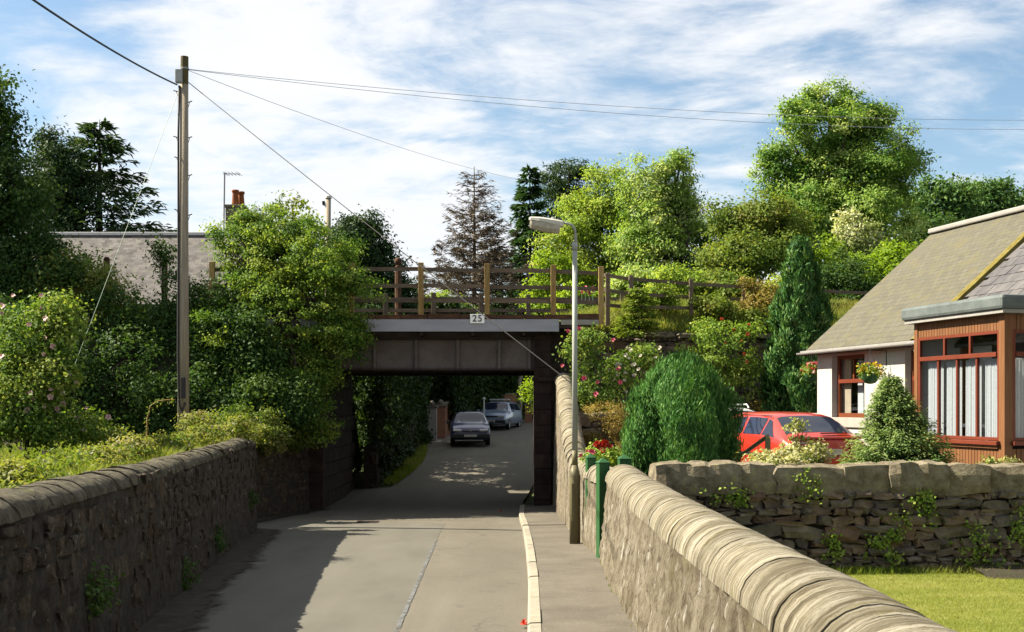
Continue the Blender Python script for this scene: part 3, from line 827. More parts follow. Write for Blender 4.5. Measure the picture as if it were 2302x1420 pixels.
# ================================================================== THE SETTING
def ground():
    ys = list(np.linspace(-14, 110, 125)) + [150, 220, 320, 450, 600]
    xs = [-500, -200, -80, -40, -20, -10, -6, -3, 0, 3, 6, 10, 20, 40, 80, 200, 500]
    mb = MB().grid([[(x, y, zr(y) - .10 - (.5 if abs(x) > 6 and y < 30 else 0)) for x in xs] for y in ys])
    o = mb.build('ground', M['ground']); tag(o, kind='structure')
ground()
def road():
    rows = []
    for y in np.concatenate([np.linspace(-10, 36, 93), np.linspace(37, 70, 60)]):
        bend = 0 if y < 50 else .012 * (y - 50) ** 2
        x0 = xl(y) - .25 if y < 36 else -4.2 + bend
        x1 = xk(y) + .03 if y < 33 else interp([(33, .33), (40, .95), (50, 1.35), (60, 2.2), (70, 3.0)], y) + bend
        rows.append([(x0 + (x1 - x0) * k / 8, y, zr(y) - .05 * abs(k / 8 - .5) ** 2 * 1.2) for k in range(9)])
    o = MB().grid(rows).build('road', M['asphalt'], smooth=True); tag(o, kind='structure')
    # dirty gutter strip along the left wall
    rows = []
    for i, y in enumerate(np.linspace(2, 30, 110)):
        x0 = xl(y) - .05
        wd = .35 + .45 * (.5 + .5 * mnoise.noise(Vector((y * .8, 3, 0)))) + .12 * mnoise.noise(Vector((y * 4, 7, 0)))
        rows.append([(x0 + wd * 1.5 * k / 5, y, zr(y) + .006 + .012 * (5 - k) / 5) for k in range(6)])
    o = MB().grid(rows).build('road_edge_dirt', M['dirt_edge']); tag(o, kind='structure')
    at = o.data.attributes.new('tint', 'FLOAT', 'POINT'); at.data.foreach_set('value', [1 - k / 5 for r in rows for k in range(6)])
    rows = []
    for y in np.linspace(4, 24.8, 70):
        x1 = interp([(8, -.97), (10.3, -1.03), (14, -1.14), (20, -1.32), (24, -1.42)], y) + .02 * mnoise.noise(Vector((y * 3, 1, 0)))
        rows.append([(x1 - (x1 - xl(y) - .3) * k / 6, y, zr(y) - .05 * abs(((x1 - (x1 - xl(y) - .3) * k / 6) - xl(y)) / (xk(y) - xl(y)) - .5) ** 2 * 1.2 + .003) for k in range(7)])
    o = MB().grid([r[::-1] for r in rows]).build('relaid_surface', M['asphalt_grey']); tag(o, kind='structure')
    # lengthwise joint in the surface
    rows = []
    for y in np.linspace(8, 20.5, 60):
        x = interp([(8, -.97), (10.3, -1.03), (14, -1.14), (20, -1.32), (24, -1.42)], y) + .012 * mnoise.noise(Vector((y * 3, 0, 0)))
        rows.append([(x - .022, y, zr(y) + .005), (x + .02 + .004 * mnoise.noise(Vector((y * 9, 5, 0))), y, zr(y) + .005)])
    o = MB().grid(rows).build('road_joint', M['joint']); tag(o, kind='structure')
    rows = [[(x, 25.9 + .05 * mnoise.noise(Vector((x * 2, 0, 0))) + .06 * (x + 2), zr(25.9) + .005), (x, 25.93 + .05 * mnoise.noise(Vector((x * 2, 0, 0))) + .06 * (x + 2), zr(25.96) + .005)] for x in np.linspace(-3.7, .15, 40)]  # thin grey line across the road
    o = MB().grid(rows).build('road_cross_line', M['cross_line']); tag(o, kind='structure')
road()
def pavement():
    rows = []
    for y in np.linspace(-3, 30, 100):
        rows.append([(xk(y) + .10, y, zr(y) + .085), ((xk(y) + xr(y)) / 2, y, zr(y) + .095), (xr(y) + .15, y, zr(y) + .11)])
    o = MB().grid(rows).build('pavement', M['pavement'], smooth=True); tag(o, kind='structure')
    # weeds and grit at the foot of the wall
    k = empty('kerb', (xk(10), 10, zr(10))); tag(k, kind='structure')
    y = 2.0; rng = random.Random(5)
    while y < 29.5:
        l = rng.uniform(.86, .95)
        a, b = y + .006, y + l - .006
        mb = MB(); rows = []
        xa, xb = xk(a), xk(b); dz = rng.uniform(-.006, .006)
        prof = [(-.005, -.05), (0, .075), (.02, .092), (.115, .096), (.12, -.05)]
        mb.grid([[(xa + u, a, zr(a) + v + dz) for u, v in prof], [((xa + xb) / 2 + u, (a + b) / 2, zr((a + b) / 2) + v + dz) for u, v in prof], [(xb + u, b, zr(b) + v + dz) for u, v in prof]])
        mb.add([(xa + u, a, zr(a) + v + dz) for u, v in prof], [tuple(range(5))[::-1]])
        mb.build('kerb_stone', M['kerb'], k)
        y += l
pavement()

# left bank and railway embankment beyond it
def lbank_z(x, y):
    e = xl(y) - x
    z = .74 + .04 * min(1, e / 1.5) - .10 * min(1, max(0, (e - 1) / 4)) + .08 * mnoise.noise(Vector((x * .8, y * .8, 0)))
    if y > 26.5:
        f = min(1, (y - 26.5) / 3.2); f = f * f * (3 - 2 * f)
        if y < 36.5: z = z + (3.8 - z) * f
    if y >= 36.5:
        f = min(1, (y - 36.5) / 4); z = 3.8 + (zr(42) - 3.8) * f
    return z
def left_bank():
    rows = []
    for y in np.concatenate([np.linspace(-3, 26, 60), np.linspace(26.3, 41, 50)]):
        x0 = xl(y) - .30 if y < 29.6 else -5.25
        rows.append([(x, y, lbank_z(x, y)) for x in (x0 - np.linspace(0, 1, 40) ** 1.8 * (60 + x0))])
    o = MB().grid([r[::-1] for r in rows]).build('bank', M['soil'], smooth=True); tag(o, kind='structure')
left_bank()
def rbank_y(x): return interp([(.8, 30.35), (8.5, 31.5), (16, 32.3), (60, 34)], x)
def rbank_z(x, y):
    e = y - rbank_y(x)
    z = 3.62 + .75 * min(1, e / 1.4) + .07 * mnoise.noise(Vector((x, y, 4)))
    if x < 3.2: z = min(z, 3.80 + .5 * max(0, x - 1.4) / 1.8)
    if e > 6.5: z += (1.0 - z) * min(1, (e - 6.5) / 6)
    return z
def right_bank():
    rows = []
    for x in np.concatenate([np.linspace(.75, 12, 46), np.linspace(13, 60, 20)]):
        rows.append([(x + max(0, 1 - (x - .75) / 12) * 2.4 * min(1, max(0, rbank_y(x) + e - 35.7) / 4), rbank_y(x) + e, rbank_z(x, rbank_y(x) + e)) for e in np.concatenate([np.linspace(0, 3, 16), np.linspace(3.5, 16, 16)])])
    o = MB().grid([r[::-1] for r in rows]).build('railway_embankment', M['soil'], smooth=True); tag(o, kind='structure')
right_bank()
# garden behind the cross wall, drive, and lawn in front of it
def garden():
    rows = []
    for y in np.linspace(14.15, 32, 50):
        x0 = 1.5
        rows.append([(x, y, .1 + .03 * mnoise.noise(Vector((x, y, 9)))) for x in np.linspace(x0, 40, 40)])
    o = MB().grid(rows).build('garden_ground', M['soil'], smooth=True); tag(o, kind='structure')
    o = MB().grid([[(x, y, .16) for x in np.linspace(3.1, 7.0, 9)] for y in np.linspace(17.2, 29.6, 14)]).build('drive', M['drive']); tag(o, kind='structure')
    rows = []
    for y in np.linspace(1, 13.9, 40):
        rows.append([(x, y, -.36 + .03 * mnoise.noise(Vector((x * .5, y * .5, 2)))) for x in np.linspace(1.3, 20, 40)])
    o = MB().grid(rows).build('lawn', M['lawn'], smooth=True); tag(o, kind='structure')
    o = MB().grid([[(x, y + .05 * mnoise.noise(Vector((x * 2, 1, 1))), -.36 + .05 * k) for k, y in enumerate((13.35, 13.5, 13.95))] for x in np.linspace(5.5, 12, 30)]).build('flower_border', M['soil']); tag(o, kind='structure')
    rng = np.random.default_rng(8)
    n = 90000
    d = rng.uniform(6.5, 13.9, n); px = rng.uniform(1850, 2420, n)
    x = (px - CX) / F * d
    ok = (x > 1.6) & ~((x > 5.55) & (d > 13.4)); x = x[ok]; d = d[ok]
    z = np.array([-.36 + .03 * mnoise.noise(Vector((a * .5, b * .5, 2))) for a, b in zip(x, d)])
    xe = rng.uniform(3.0, 6.6, 3500); ye = 13.93 - rng.random(3500) ** 2 * .25
    ob = blades('wall_foot_grass', np.stack([xe, ye, np.full(3500, -.37)], 1), .11, .008, G['grass'], 14, lean=.4); tag(ob, 'longer grass tufts along the foot of the garden wall', 'grass', kind='stuff')
    o = blades('lawn_grass', np.stack([x, d, z], 1),   .02, .004, G['lawn'], 3, lean=.5, tb=.5); tag(o, 'short mown grass of the sunlit lawn', 'grass', kind='stuff')
garden()

# ================================================================== WALLS
SV = stone_variants(M['rubble'], 12, 1, .42, .09)
SVD = stone_variants(M['rubble_dark'], 12, 2, .26, .13)
SVC = stone_variants(M['copestone'], 12, 3, .33, .05, 2, False)
SVB = stone_variants(M['sandblock'], 5, 4, .08, .02)

def round_coping(parent, path, ztop, width, rad_h, mat, seed, wr=(.12, .34), name='cope_stone', core_mat=None, jag=.012, rough=.035):
    """half-round cope stones set side by side; path = centre line points (x,y), ztop(y)"""
    rng = random.Random(seed)
    pts = [Vector((p[0], p[1])) for p in path]
    seg = []; tot = 0
    for a, b in zip(pts[:-1], pts[1:]):
        l = (b - a).length; seg.append((tot, l, a, b)); tot += l
    def at(s):
        s = min(max(s, 0), tot)
        for s0, l, a, b in seg:
            if s <= s0 + l + 1e-6:
                t = (b - a).normalized(); return a.lerp(b, (s - s0) / l), Vector((-t.y, t.x))
    prof0 = [(math.cos(math.pi * k / 12), math.sin(math.pi * k / 12)) for k in range(13)]
    s = 0.0
    while s < tot - .02:
        w = min(rng.uniform(*wr), tot - s)
        if tot - s - w < .06: w = tot - s
        g = .004
        rs = 1 + rng.uniform(-1, 1) * jag / rad_h; dz = rng.uniform(-jag, jag) * .7; so = rng.uniform(-jag, jag)
        mb = MB(); rows = []
        m = 4
        for j in range(m + 1):
            f = j / m
            c, nv = at(s + g + (w - 2 * g) * f)
            edge = .995 if j in (0, m) else 1.0
            zt = ztop(c)
            row = []
            for (u, v) in prof0:
                k = rs * edge * (1 + rough * (mnoise.noise(Vector((u * 2 + s * 3, v * 2, j * .7 + s * 5))) + .6 * mnoise.noise(Vector((c.x * 7 + u * 4, c.y * 7, v * 5)))))
                q = c + nv * (u * width / 2 * k + so)
                row.append((q.x, q.y, zt - rad_h + v * rad_h * k + dz))
            rows.append(row)
        mb.grid([r[::-1] for r in rows])
        for r, rev in ((rows[0], False), (rows[-1], True)):
            mb.add(r, [tuple(range(13))[::-1] if rev else tuple(range(13))])
        o = mb.build(name, mat, parent, smooth=True)
        s += w
    # mortar core just inside the stones
    rows = []
    for i in range(60):
        c, nv = at(tot * i / 59); zt = ztop(c)
        rows.append([(c.x + nv.x * u * width / 2 * .93, c.y + nv.y * u * width / 2 * .93, zt - rad_h + v * rad_h * .93 - .006) for u, v in prof0][::-1])
    mb = MB().grid(rows)
    mb.add(rows[0], [tuple(range(13))[::-1]]); mb.add(rows[-1], [tuple(range(13))])
    mb.build('coping_core', core_mat or M['mortar'], parent)

def face_grid(path, zlo, zhi, du, dv, amp, seed, thick, fr=5.0, bat=.03):
    """rough rendered wall body: two displaced faces and a top"""
    mb = MB()
    pts = []
    for a, b in zip(path[:-1], path[1:]):
        a, b = Vector(a), Vector(b); n = max(1, int((b - a).length / du))
        for i in range(n): pts.append((a.lerp(b, i / n), (b - a).normalized()))
    pts.append((Vector(path[-1]), (Vector(path[-1]) - Vector(path[-2])).normalized()))
    rows = []
    for p, t in pts:
        nv = Vector((-t.y, t.x))        # towards the face side
        z0, z1 = zlo(p), zhi(p); m = max(2, int((z1 - z0) / dv) if dv else 2)
        m = 26
        row = []
        for k in range(m + 1):
            z = z0 + (z1 - z0) * k / m
            dsp = amp * (fbm(p.y * fr, p.x * fr, z * fr + seed, 4) + .8 * max(0, fbm(p.y * 1.6, z * 1.6, seed + 5, 2)))
            batter = (z1 - z) * bat
            q = p + nv * (dsp + batter)
            row.append((q.x, q.y, z))
        q = p - nv * thick
        row.append((q.x, q.y, z1)); row.append((q.x, q.y, z0))
        rows.append(row)
    mb.grid(rows)
    mb.add(rows[0], [tuple(range(len(rows[0])))]); mb.add(rows[-1], [tuple(range(len(rows[0])))[::-1]])
    return mb

def near_wall():
    t = empty('boundary_wall', (1.3, 9, zr(9)))
    tag(t, 'sunlit lime-washed stone wall with rounded coping running beside the pavement towards the camera', 'wall')
    face = [(xr(y), y) for y in (2.2, 4, 7, 10.3, 13, 15.85)]
    zt = lambda p: .935 - .008 * max(0, p.y - 5)
    mb = face_grid(face, lambda p: zr(p.y) - .05, lambda p: zt(p) - .19, .07, 0, .035, 3, .44, fr=7, bat=.10)
    mb.build('wall_body', M['render'], t, smooth=True)
    round_coping(t, [(x + .225, y) for x, y in face], zt, .52, .225, M['coping'], 11, (.12, .5), jag=.003, rough=.016, core_mat=M['mortar'])
near_wall()
def wing_wall():
    t = empty('wing_wall', (1.3, 22, zr(22)))
    tag(t, 'stone wall with rounded coping climbing from the gate up to the bridge pier behind the lamp post', 'wall')
    ys = (16.45, 18, 20, 22, 23.3, 24.5, 26, 27.5, 28.5, 29.35)
    face = [(xr(y), y) for y in ys]
    zt = lambda p: interp([(16, .76), (21.5, .74), (23.3, .86), (24.5, 1.15), (27, 1.9), (28.6, 2.38), (29.4, 2.5)], p.y)
    mb = face_grid(face, lambda p: zr(p.y) - .05, lambda p: zt(p) - .2, .12, 0, .02, 9, .38)
    mb.build('wall_body', M['render'], t, smooth=True)
    round_coping(t, [(x + .19, y) for x, y in face], zt, .45, .22, M['coping'], 12, (.14, .4), jag=.01, core_mat=M['mortar'])
wing_wall()
def left_wall():
    t = empty('roadside_wall', (-4, 13, zr(13)))
    tag(t, 'old rubble wall in shade along the left of the road with a rounded weathered cope', 'wall')
    ys = (1.5, 4, 6.4, 8, 10.3, 12, 14, 16, 18, 20, 22.9)
    face = [(xl(y), y) for y in ys]
    zt = lambda p: interp([(1, 1.2), (6.4, 1.14), (10, 1.09), (14, 1.05), (19, 1.03), (21.5, 1.06), (22.9, 1.0)], p.y)
    fr = face[::-1]        # face side must be to the left of travel -> walk back towards the camera
    mb = face_grid(fr, lambda p: zr(p.y) - .05, lambda p: zt(p) - .11, .14, 0, .02, 21, .42)
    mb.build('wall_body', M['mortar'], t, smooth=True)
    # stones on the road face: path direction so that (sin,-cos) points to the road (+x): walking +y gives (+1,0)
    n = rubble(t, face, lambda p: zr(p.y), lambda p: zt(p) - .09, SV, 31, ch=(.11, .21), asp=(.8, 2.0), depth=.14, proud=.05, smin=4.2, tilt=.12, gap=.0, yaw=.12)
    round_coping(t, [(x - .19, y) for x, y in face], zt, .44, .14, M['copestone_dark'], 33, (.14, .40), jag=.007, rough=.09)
    return n
nL = left_wall()
def left_wing():
    t = empty('wing_wall', (-5.4, 27, zr(27)))
    tag(t, 'dark shaded rubble wall under the overhanging tree between roadside wall and bridge', 'wall')
    face = [(-6.3, 23.2), (-6.15, 24.5), (-5.95, 26), (-5.55, 28.5), (-5.24, 29.65)]
    mb = face_grid(face[::-1], lambda p: zr(p.y) - .05, lambda p: .82, .2, 0, .015, 41, .35)
    mb.build('wall_body', M['mortar'], t, smooth=True)
    rubble(t, face, lambda p: zr(p.y), lambda p: .80, SV, 43, ch=(.2, .32), asp=(1.1, 2.2), depth=.16, proud=.07)
left_wing()
def cross_wall():
    t = empty('garden_wall', (4.5, 14.0, -.36))
    tag(t, 'dry rubble garden wall with big rounded cope stones above the lawn', 'wall')
    box_part('wall_body', M['mortar'], t, 1.5 - 4.5, 13 - 4.5, .06, .45, -.1, 1.0)
    face = [(1.55, 14.0), (6.9, 14.0)]
    rubble(t, face, lambda p: -.40, lambda p: .60, SVD, 51, ch=(.065, .165), asp=(.9, 3.2), depth=.2, proud=.09, tilt=.2, gap=.0, yaw=.3)
    rng = random.Random(4); x = 1.75
    while x < 7.2:
        w = rng.choice((.3, .4, .5, .62, .75)) * rng.uniform(.85, 1.15); h = rng.uniform(.33, .37)
        put('cope_stone', rng.choice(SVC), t, (x + w / 2, 14.2, .58 + h / 2), (rng.uniform(-.05, .05), rng.uniform(-.03, .03), rng.uniform(-.1, .1)), (w + .07, rng.uniform(.46, .58), h * 1.1))
        x += w
cross_wall()
def retaining_wall():
    t = empty('retaining_wall', (5, 31, .1))
    tag(t, 'tall dark stone retaining wall behind the garden, holding up the railway bank', 'wall')
    face = [(1.02, 30.2), (8.5, 31.35), (16, 32.15)]
    mb = face_grid([(x, y + .06) for x, y in face][::-1], lambda p: -.3, lambda p: 3.62, .5, 0, .03, 61, .5)
    mb.build('wall_body', M['mortar'], t, smooth=True)
    rubble(t, face, lambda p: .9, lambda p: 3.45, SVD, 63, ch=(.16, .30), asp=(1.2, 2.8), depth=.25, proud=.06, tilt=.05, smax=8.6)
    # flat slabs along the top
    rng = random.Random(6); s = 2.9
    while s < 8.4:
        w = rng.uniform(.5, .9); a = math.atan2(1.15, 7.48)
        put('cope_slab', rng.choice(SVC), t, (1.02 + s * math.cos(a), 30.28 + s * math.sin(a), 3.52), (0, rng.uniform(-.02, .02), a), (w, .42, .13)); s += w
retaining_wall()
def rockery():
    t = empty('rockery_wall', (4, 26.9, .1))
    tag(t, 'low lichened boulder wall of the rock garden behind the clipped bush', 'wall')
    face = [(1.55, 26.3), (2.65, 26.7), (3.0, 29.75), (5.2, 29.85), (7.0, 29.4)]
    mb = face_grid([(x, y + .12) for x, y in face][::-1], lambda p: -.1, lambda p: 1.42, .3, 0, .04, 71, .5)
    mb.build('wall_body', M['soil'], t, smooth=True)
    rubble(t, face, lambda p: .1, lambda p: 1.5, SVC, 73, ch=(.26, .42), asp=(1.0, 1.9), depth=.35, proud=.12, tilt=.15)
    # terrace soil
    o = MB().grid([[(x, interp([(1.5, 26.6), (2.7, 27.1), (3.05, 30.0), (5.2, 30.1), (8, 29.7)], x) + e, 1.42 + .1 * e + .06 * mnoise.noise(Vector((x, e, 3)))) for x in np.linspace(1.5, 9, 40)] for e in np.linspace(0, 1.3, 6)]).build('rockery_soil', M['soil'], smooth=True); tag(o, kind='structure')
rockery()

# ================================================================== RAILWAY BRIDGE
def bridge():
    t = empty('railway_bridge', (-2.2, 30, zr(30)))
    tag(t, 'low steel girder railway bridge with grey fascia spanning the road', 'bridge')
    YF = 29.25
    # deck with fascia beam
    box_part('fascia_beam', M['fascia'], t, -8.5, 1.19, YF, YF + .06, 3.53, 3.84, local=False, bevel=.008)
    box_part('fascia_flange', M['fascia'], t, -8.5, 1.19, YF + .065, YF + .25, 3.80, 3.838, local=False)
    box_part('deck', M['girder_dark'], t, -8.5, 1.6, YF + .07, 35.6, 3.62, 3.79, local=False)
    rng = random.Random(2); x = -7.5
    while x < 2.1:
        w = rng.uniform(.5, .95); h = rng.uniform(.105, .14)
        if x < 1.2 or True:
            box_part('deck_timber', M['sleeper'], t, x + .006, min(x + w, 2.2) - .006, YF + .015, YF + .26, 3.845, 3.845 + h, local=False, bevel=.006)
        x += w
    box_part('stone_ledge', M['harl_grey'], t, 1.24, 2.2, YF + .02, YF + .8, 3.70, 3.835, local=False, bevel=.01)
    # main girders
    for y0, nm in ((30.0, 'near'), (35.1, 'far')):
        box_part('girder_web', M['girder'], t, -5.6, .95, y0 + .02, y0 + .06, 2.62, 3.56, local=False)
        box_part('girder_flange', M['girder_dark'], t, -5.6, .95, y0 - .12, y0 + .2, 2.565, 2.615, local=False, bevel=.006)
        box_part('girder_top_flange', M['girder_dark'], t, -5.6, .95, y0 - .16, y0 + .24, 3.36, 3.42, local=False, bevel=.006)
        if y0 < 31:
            for xs in (-4.62, -3.55, -2.48, -1.4, -.33, .45):
                st = box_part('stiffener', M['girder'], t, xs - .035, xs + .035, y0 - .085, y0 + .018, 2.617, 3.358, local=False)
    mb = MB()
    for zz_ in (2.66, 3.30):
        for k_ in range(54):
            xx_ = -5.4 + k_ * .118
            if xx_ < .9: mb.lathe([(.016, 0), (.012, .01), (.004, .013)], (0, 0, 0), 6); n0 = len(mb.v) - 18; mb.v[n0:] = [(xx_ + a_, 30.019 - c_, zz_ + b_) for a_, b_, c_ in mb.v[n0:]]
    for xs in (-4.62, -3.55, -2.48, -1.4, -.33):
        for dx in (-.07, .07):
            for k_ in range(6):
                mb.lathe([(.016, 0), (.012, .01), (.004, .013)], (0, 0, 0), 6); n0 = len(mb.v) - 18; mb.v[n0:] = [(xs + dx + a_, 30.019 - c_, 2.74 + k_ * .1 + b_) for a_, b_, c_ in mb.v[n0:]]
    tag(mb.build('rivets', M['girder'], t), kind='stuff')
    for yy in (31.2, 32.4, 33.6, 34.6):
        box_part('cross_girder', M['girder_dark'], t, -5.4, .9, yy - .1, yy + .1, 3.15, 3.615, local=False)
    for xs in (-4.9, -3.6, -2.3, -1.0, .3):
        box_part('bracket', M['girder_dark'], t, xs - .04, xs + .04, YF + .1, 29.98, 3.44, 3.61, local=False)
    # abutments
    for nm, x0, x1 in (('left', -5.9, -4.97), ('right', .72, 1.7)):
        box_part('abutment', M['mortar'], t, x0, x1, 30.12, 35.6, -1.2, 3.6, local=False)
    rng = random.Random(9)
    for x0, x1, zt in ((.58, 1.0, 3.50), (-5.24, -4.86, 3.50)):
        z = -1.12
        core = box_part('pier', M['mortar'], t, x0 + .03, x1 - .03, 29.74, 30.11, -1.2, zt - .02, local=False)
        while z < zt - .05:
            h = min(rng.uniform(.3, .42), zt - z)
            if 2.2 < z + h < 2.5 or (z < 2.3 < z + h): h = 2.3 - z if z < 2.28 else h
            o = put('sandstone_block', rng.choice(SVB), t, ((x0 + x1) / 2 + rng.uniform(-.006, .006), 29.88, z + h / 2), (0, 0, rng.choice((0, math.pi))), (x1 - x0 + .02, .38, h - .008))
            z += h
        put('ledge_block', SVB[0], t, ((x0 + x1) / 2, 29.86, 2.33), (0, 0, 0), (x1 - x0 + .12, .5, .10))
    # blocks of the inner face of the left abutment, visible through the arch
    for nm, xf, sg in (('l', -4.96, 1), ('r', .71, -1)):
        z = -1.1; 
        while z < 2.5:
            h = rng.uniform(.36, .46); y = 30.2
            while y < 35.5:
                w = rng.uniform(.6, 1.0)
                put('abutment_block', rng.choice(SVB), t, (xf, y + w / 2, z + h / 2), (0, 0, math.pi / 2), (w - .02, .1, h - .02)); y += w
            z += h
    return t
bridge()
def fence(label, posts, rails, pm, rm, pw=.13, nm='timber_fence', railt=.04, railh=.10, off=.09):
    """posts: (x,y,z0,z1); rails: lists of z per post"""
    x0, y0, z0, _ = posts[0]
    t = empty(nm, (x0, y0, z0)); tag(t, label, 'fence')
    rng = random.Random(len(posts))
    for x, y, a, b in posts:
        MB().box(x - pw / 2, x + pw / 2, y - pw / 2 * .8, y + pw / 2 * .8, a, b).build('post', M[pm], t, bevel=.008)
    for r in rails:
        for (x, y, a, b), (x2, y2, a2, b2), za, zb in zip(posts[:-1], posts[1:], r[:-1], r[1:]):
            dz = rng.uniform(-.012, .012)
            mb = MB(); d = Vector((x2 - x, y2 - y, 0)).normalized(); n = Vector((-d.y, d.x, 0)) 
            A = Vector((x, y, za + dz)) + n * off; B = Vector((x2, y2, zb + dz)) + n * off - d * .006
            mb.add([A - Vector((0, 0, railh / 2)), B - Vector((0, 0, railh / 2)), B + n * railt - Vector((0, 0, railh / 2)), A + n * railt - Vector((0, 0, railh / 2)),
                    A + Vector((0, 0, railh / 2)), B + Vector((0, 0, railh / 2)), B + n * railt + Vector((0, 0, railh / 2)), A + n * railt + Vector((0, 0, railh / 2))],
                   [(0, 3, 2, 1), (4, 5, 6, 7), (0, 1, 5, 4), (1, 2, 6, 5), (2, 3, 7, 6), (3, 0, 4, 7)])
            mb.build('rail', M[rm], t)
    return t
YF = 29.32
px5 = [(-7.6, YF, 3.83, 5.30), (-5.85, YF, 3.83, 5.28), (-4.07, YF, 3.83, 5.27), (-2.31, YF, 3.83, 5.28), (-.63, YF, 3.83, 5.25), (1.05, YF, 3.83, 5.22), (2.26, YF, 3.72, 5.18)]
fence('post and rail fence along the near edge of the bridge with yellowed posts', px5,
      [[5.12, 5.12, 5.12, 5.13, 5.10, 5.08, 5.02], [4.71, 4.71, 4.71, 4.72, 4.69, 4.67, 4.63], [4.32, 4.32, 4.33, 4.34, 4.32, 4.30, 4.26]], 'post_wood', 'rail_wood', .135, 'bridge_fence')
fence('weathered rail fence on the grassy railway bank beside the bridge', [(2.45, 29.6, 3.7, 5.05), (3.12, 30.3, 3.8, 5.07), (4.85, 31.3, 4.1, 5.08), (6.4, 31.9, 4.3, 5.07), (8.0, 32.5, 4.3, 5.05), (10.5, 33.2, 4.3, 5.0)],
      [[5.0, 4.98, 4.96, 4.95, 4.93, 4.9], [4.62, 4.6, 4.6, 4.58, 4.56, 4.5], [4.25, 4.25, 4.3, 4.3, 4.3, 4.3]], 'rail_wood', 'rail_wood', .11, 'bank_fence', railh=.09)
fence('low grey rail fence along the far edge of the bridge', [(-6.8, 35.4, 3.79, 5.08), (-5.33, 35.4, 3.79, 5.08), (-3.87, 35.4, 3.79, 5.08), (-2.4, 35.4, 3.79, 5.1), (-.94, 35.4, 3.79, 5.1), (.5, 35.4, 3.79, 5.05), (1.9, 35.4, 3.79, 5.05), (3.4, 35.6, 3.9, 5.1)],
      [[4.93] * 8, [4.58] * 8], 'rail_wood', 'rail_wood', .14, 'far_bridge_fence', railh=.11)
# old posts on the left approach
for (px, y0, y1), lb in (((240, 580, 640), 'short dark timber post standing in the hedge before the slate roof'), ((370, 585, 660), 'stubby timber post behind the telegraph pole')):
    a = P(px, y1, 31.5); b = P(px, y0, 31.5)
    o = empty('timber_post', a); tag(o, lb, 'post', 'old posts on the bridge approach')
    MB().box(a.x - .07, a.x + .07, a.y - .06, a.y + .06, a.z - .8, b.z).build('post_shaft', M['sleeper'], o, bevel=.01)
    MB().lathe([(.078, 0), (.05, .03)], (a.x, a.y, b.z + .001), 6).build('post_cap', M['sleeper'], o)
# bridge number plate
def sign25():
    c = P(1073, 716, 29.21)
    o = empty('bridge_number_sign', c); tag(o, 'small white plate reading 25 fixed to the grey bridge beam', 'sign')
    MB().box(c.x - .18, c.x + .18, c.y - .0, c.y + .03, c.z - .115, c.z + .115).build('plate', M['sign_white'], o, bevel=.004)
    cu = bpy.data.curves.new('digits', 'FONT'); cu.body = '25'; cu.align_x = 'CENTER'; cu.align_y = 'CENTER'; cu.size = .235; cu.extrude = .003; cu.offset = .003; cu.space_character = 1.15
    to = bpy.data.objects.new('digits_tmp', cu); COL.objects.link(to)
    dg = bpy.context.evaluated_depsgraph_get()
    me = bpy.data.meshes.new_from_object(to.evaluated_get(dg)); bpy.data.objects.remove(to)
    me.materials.append(M['black'])
    d = bpy.data.objects.new('digits', me); COL.objects.link(d); d.parent = o
    d.location = (0, -.005, 0); d.rotation_euler = (math.radians(90), 0, 0)
sign25()

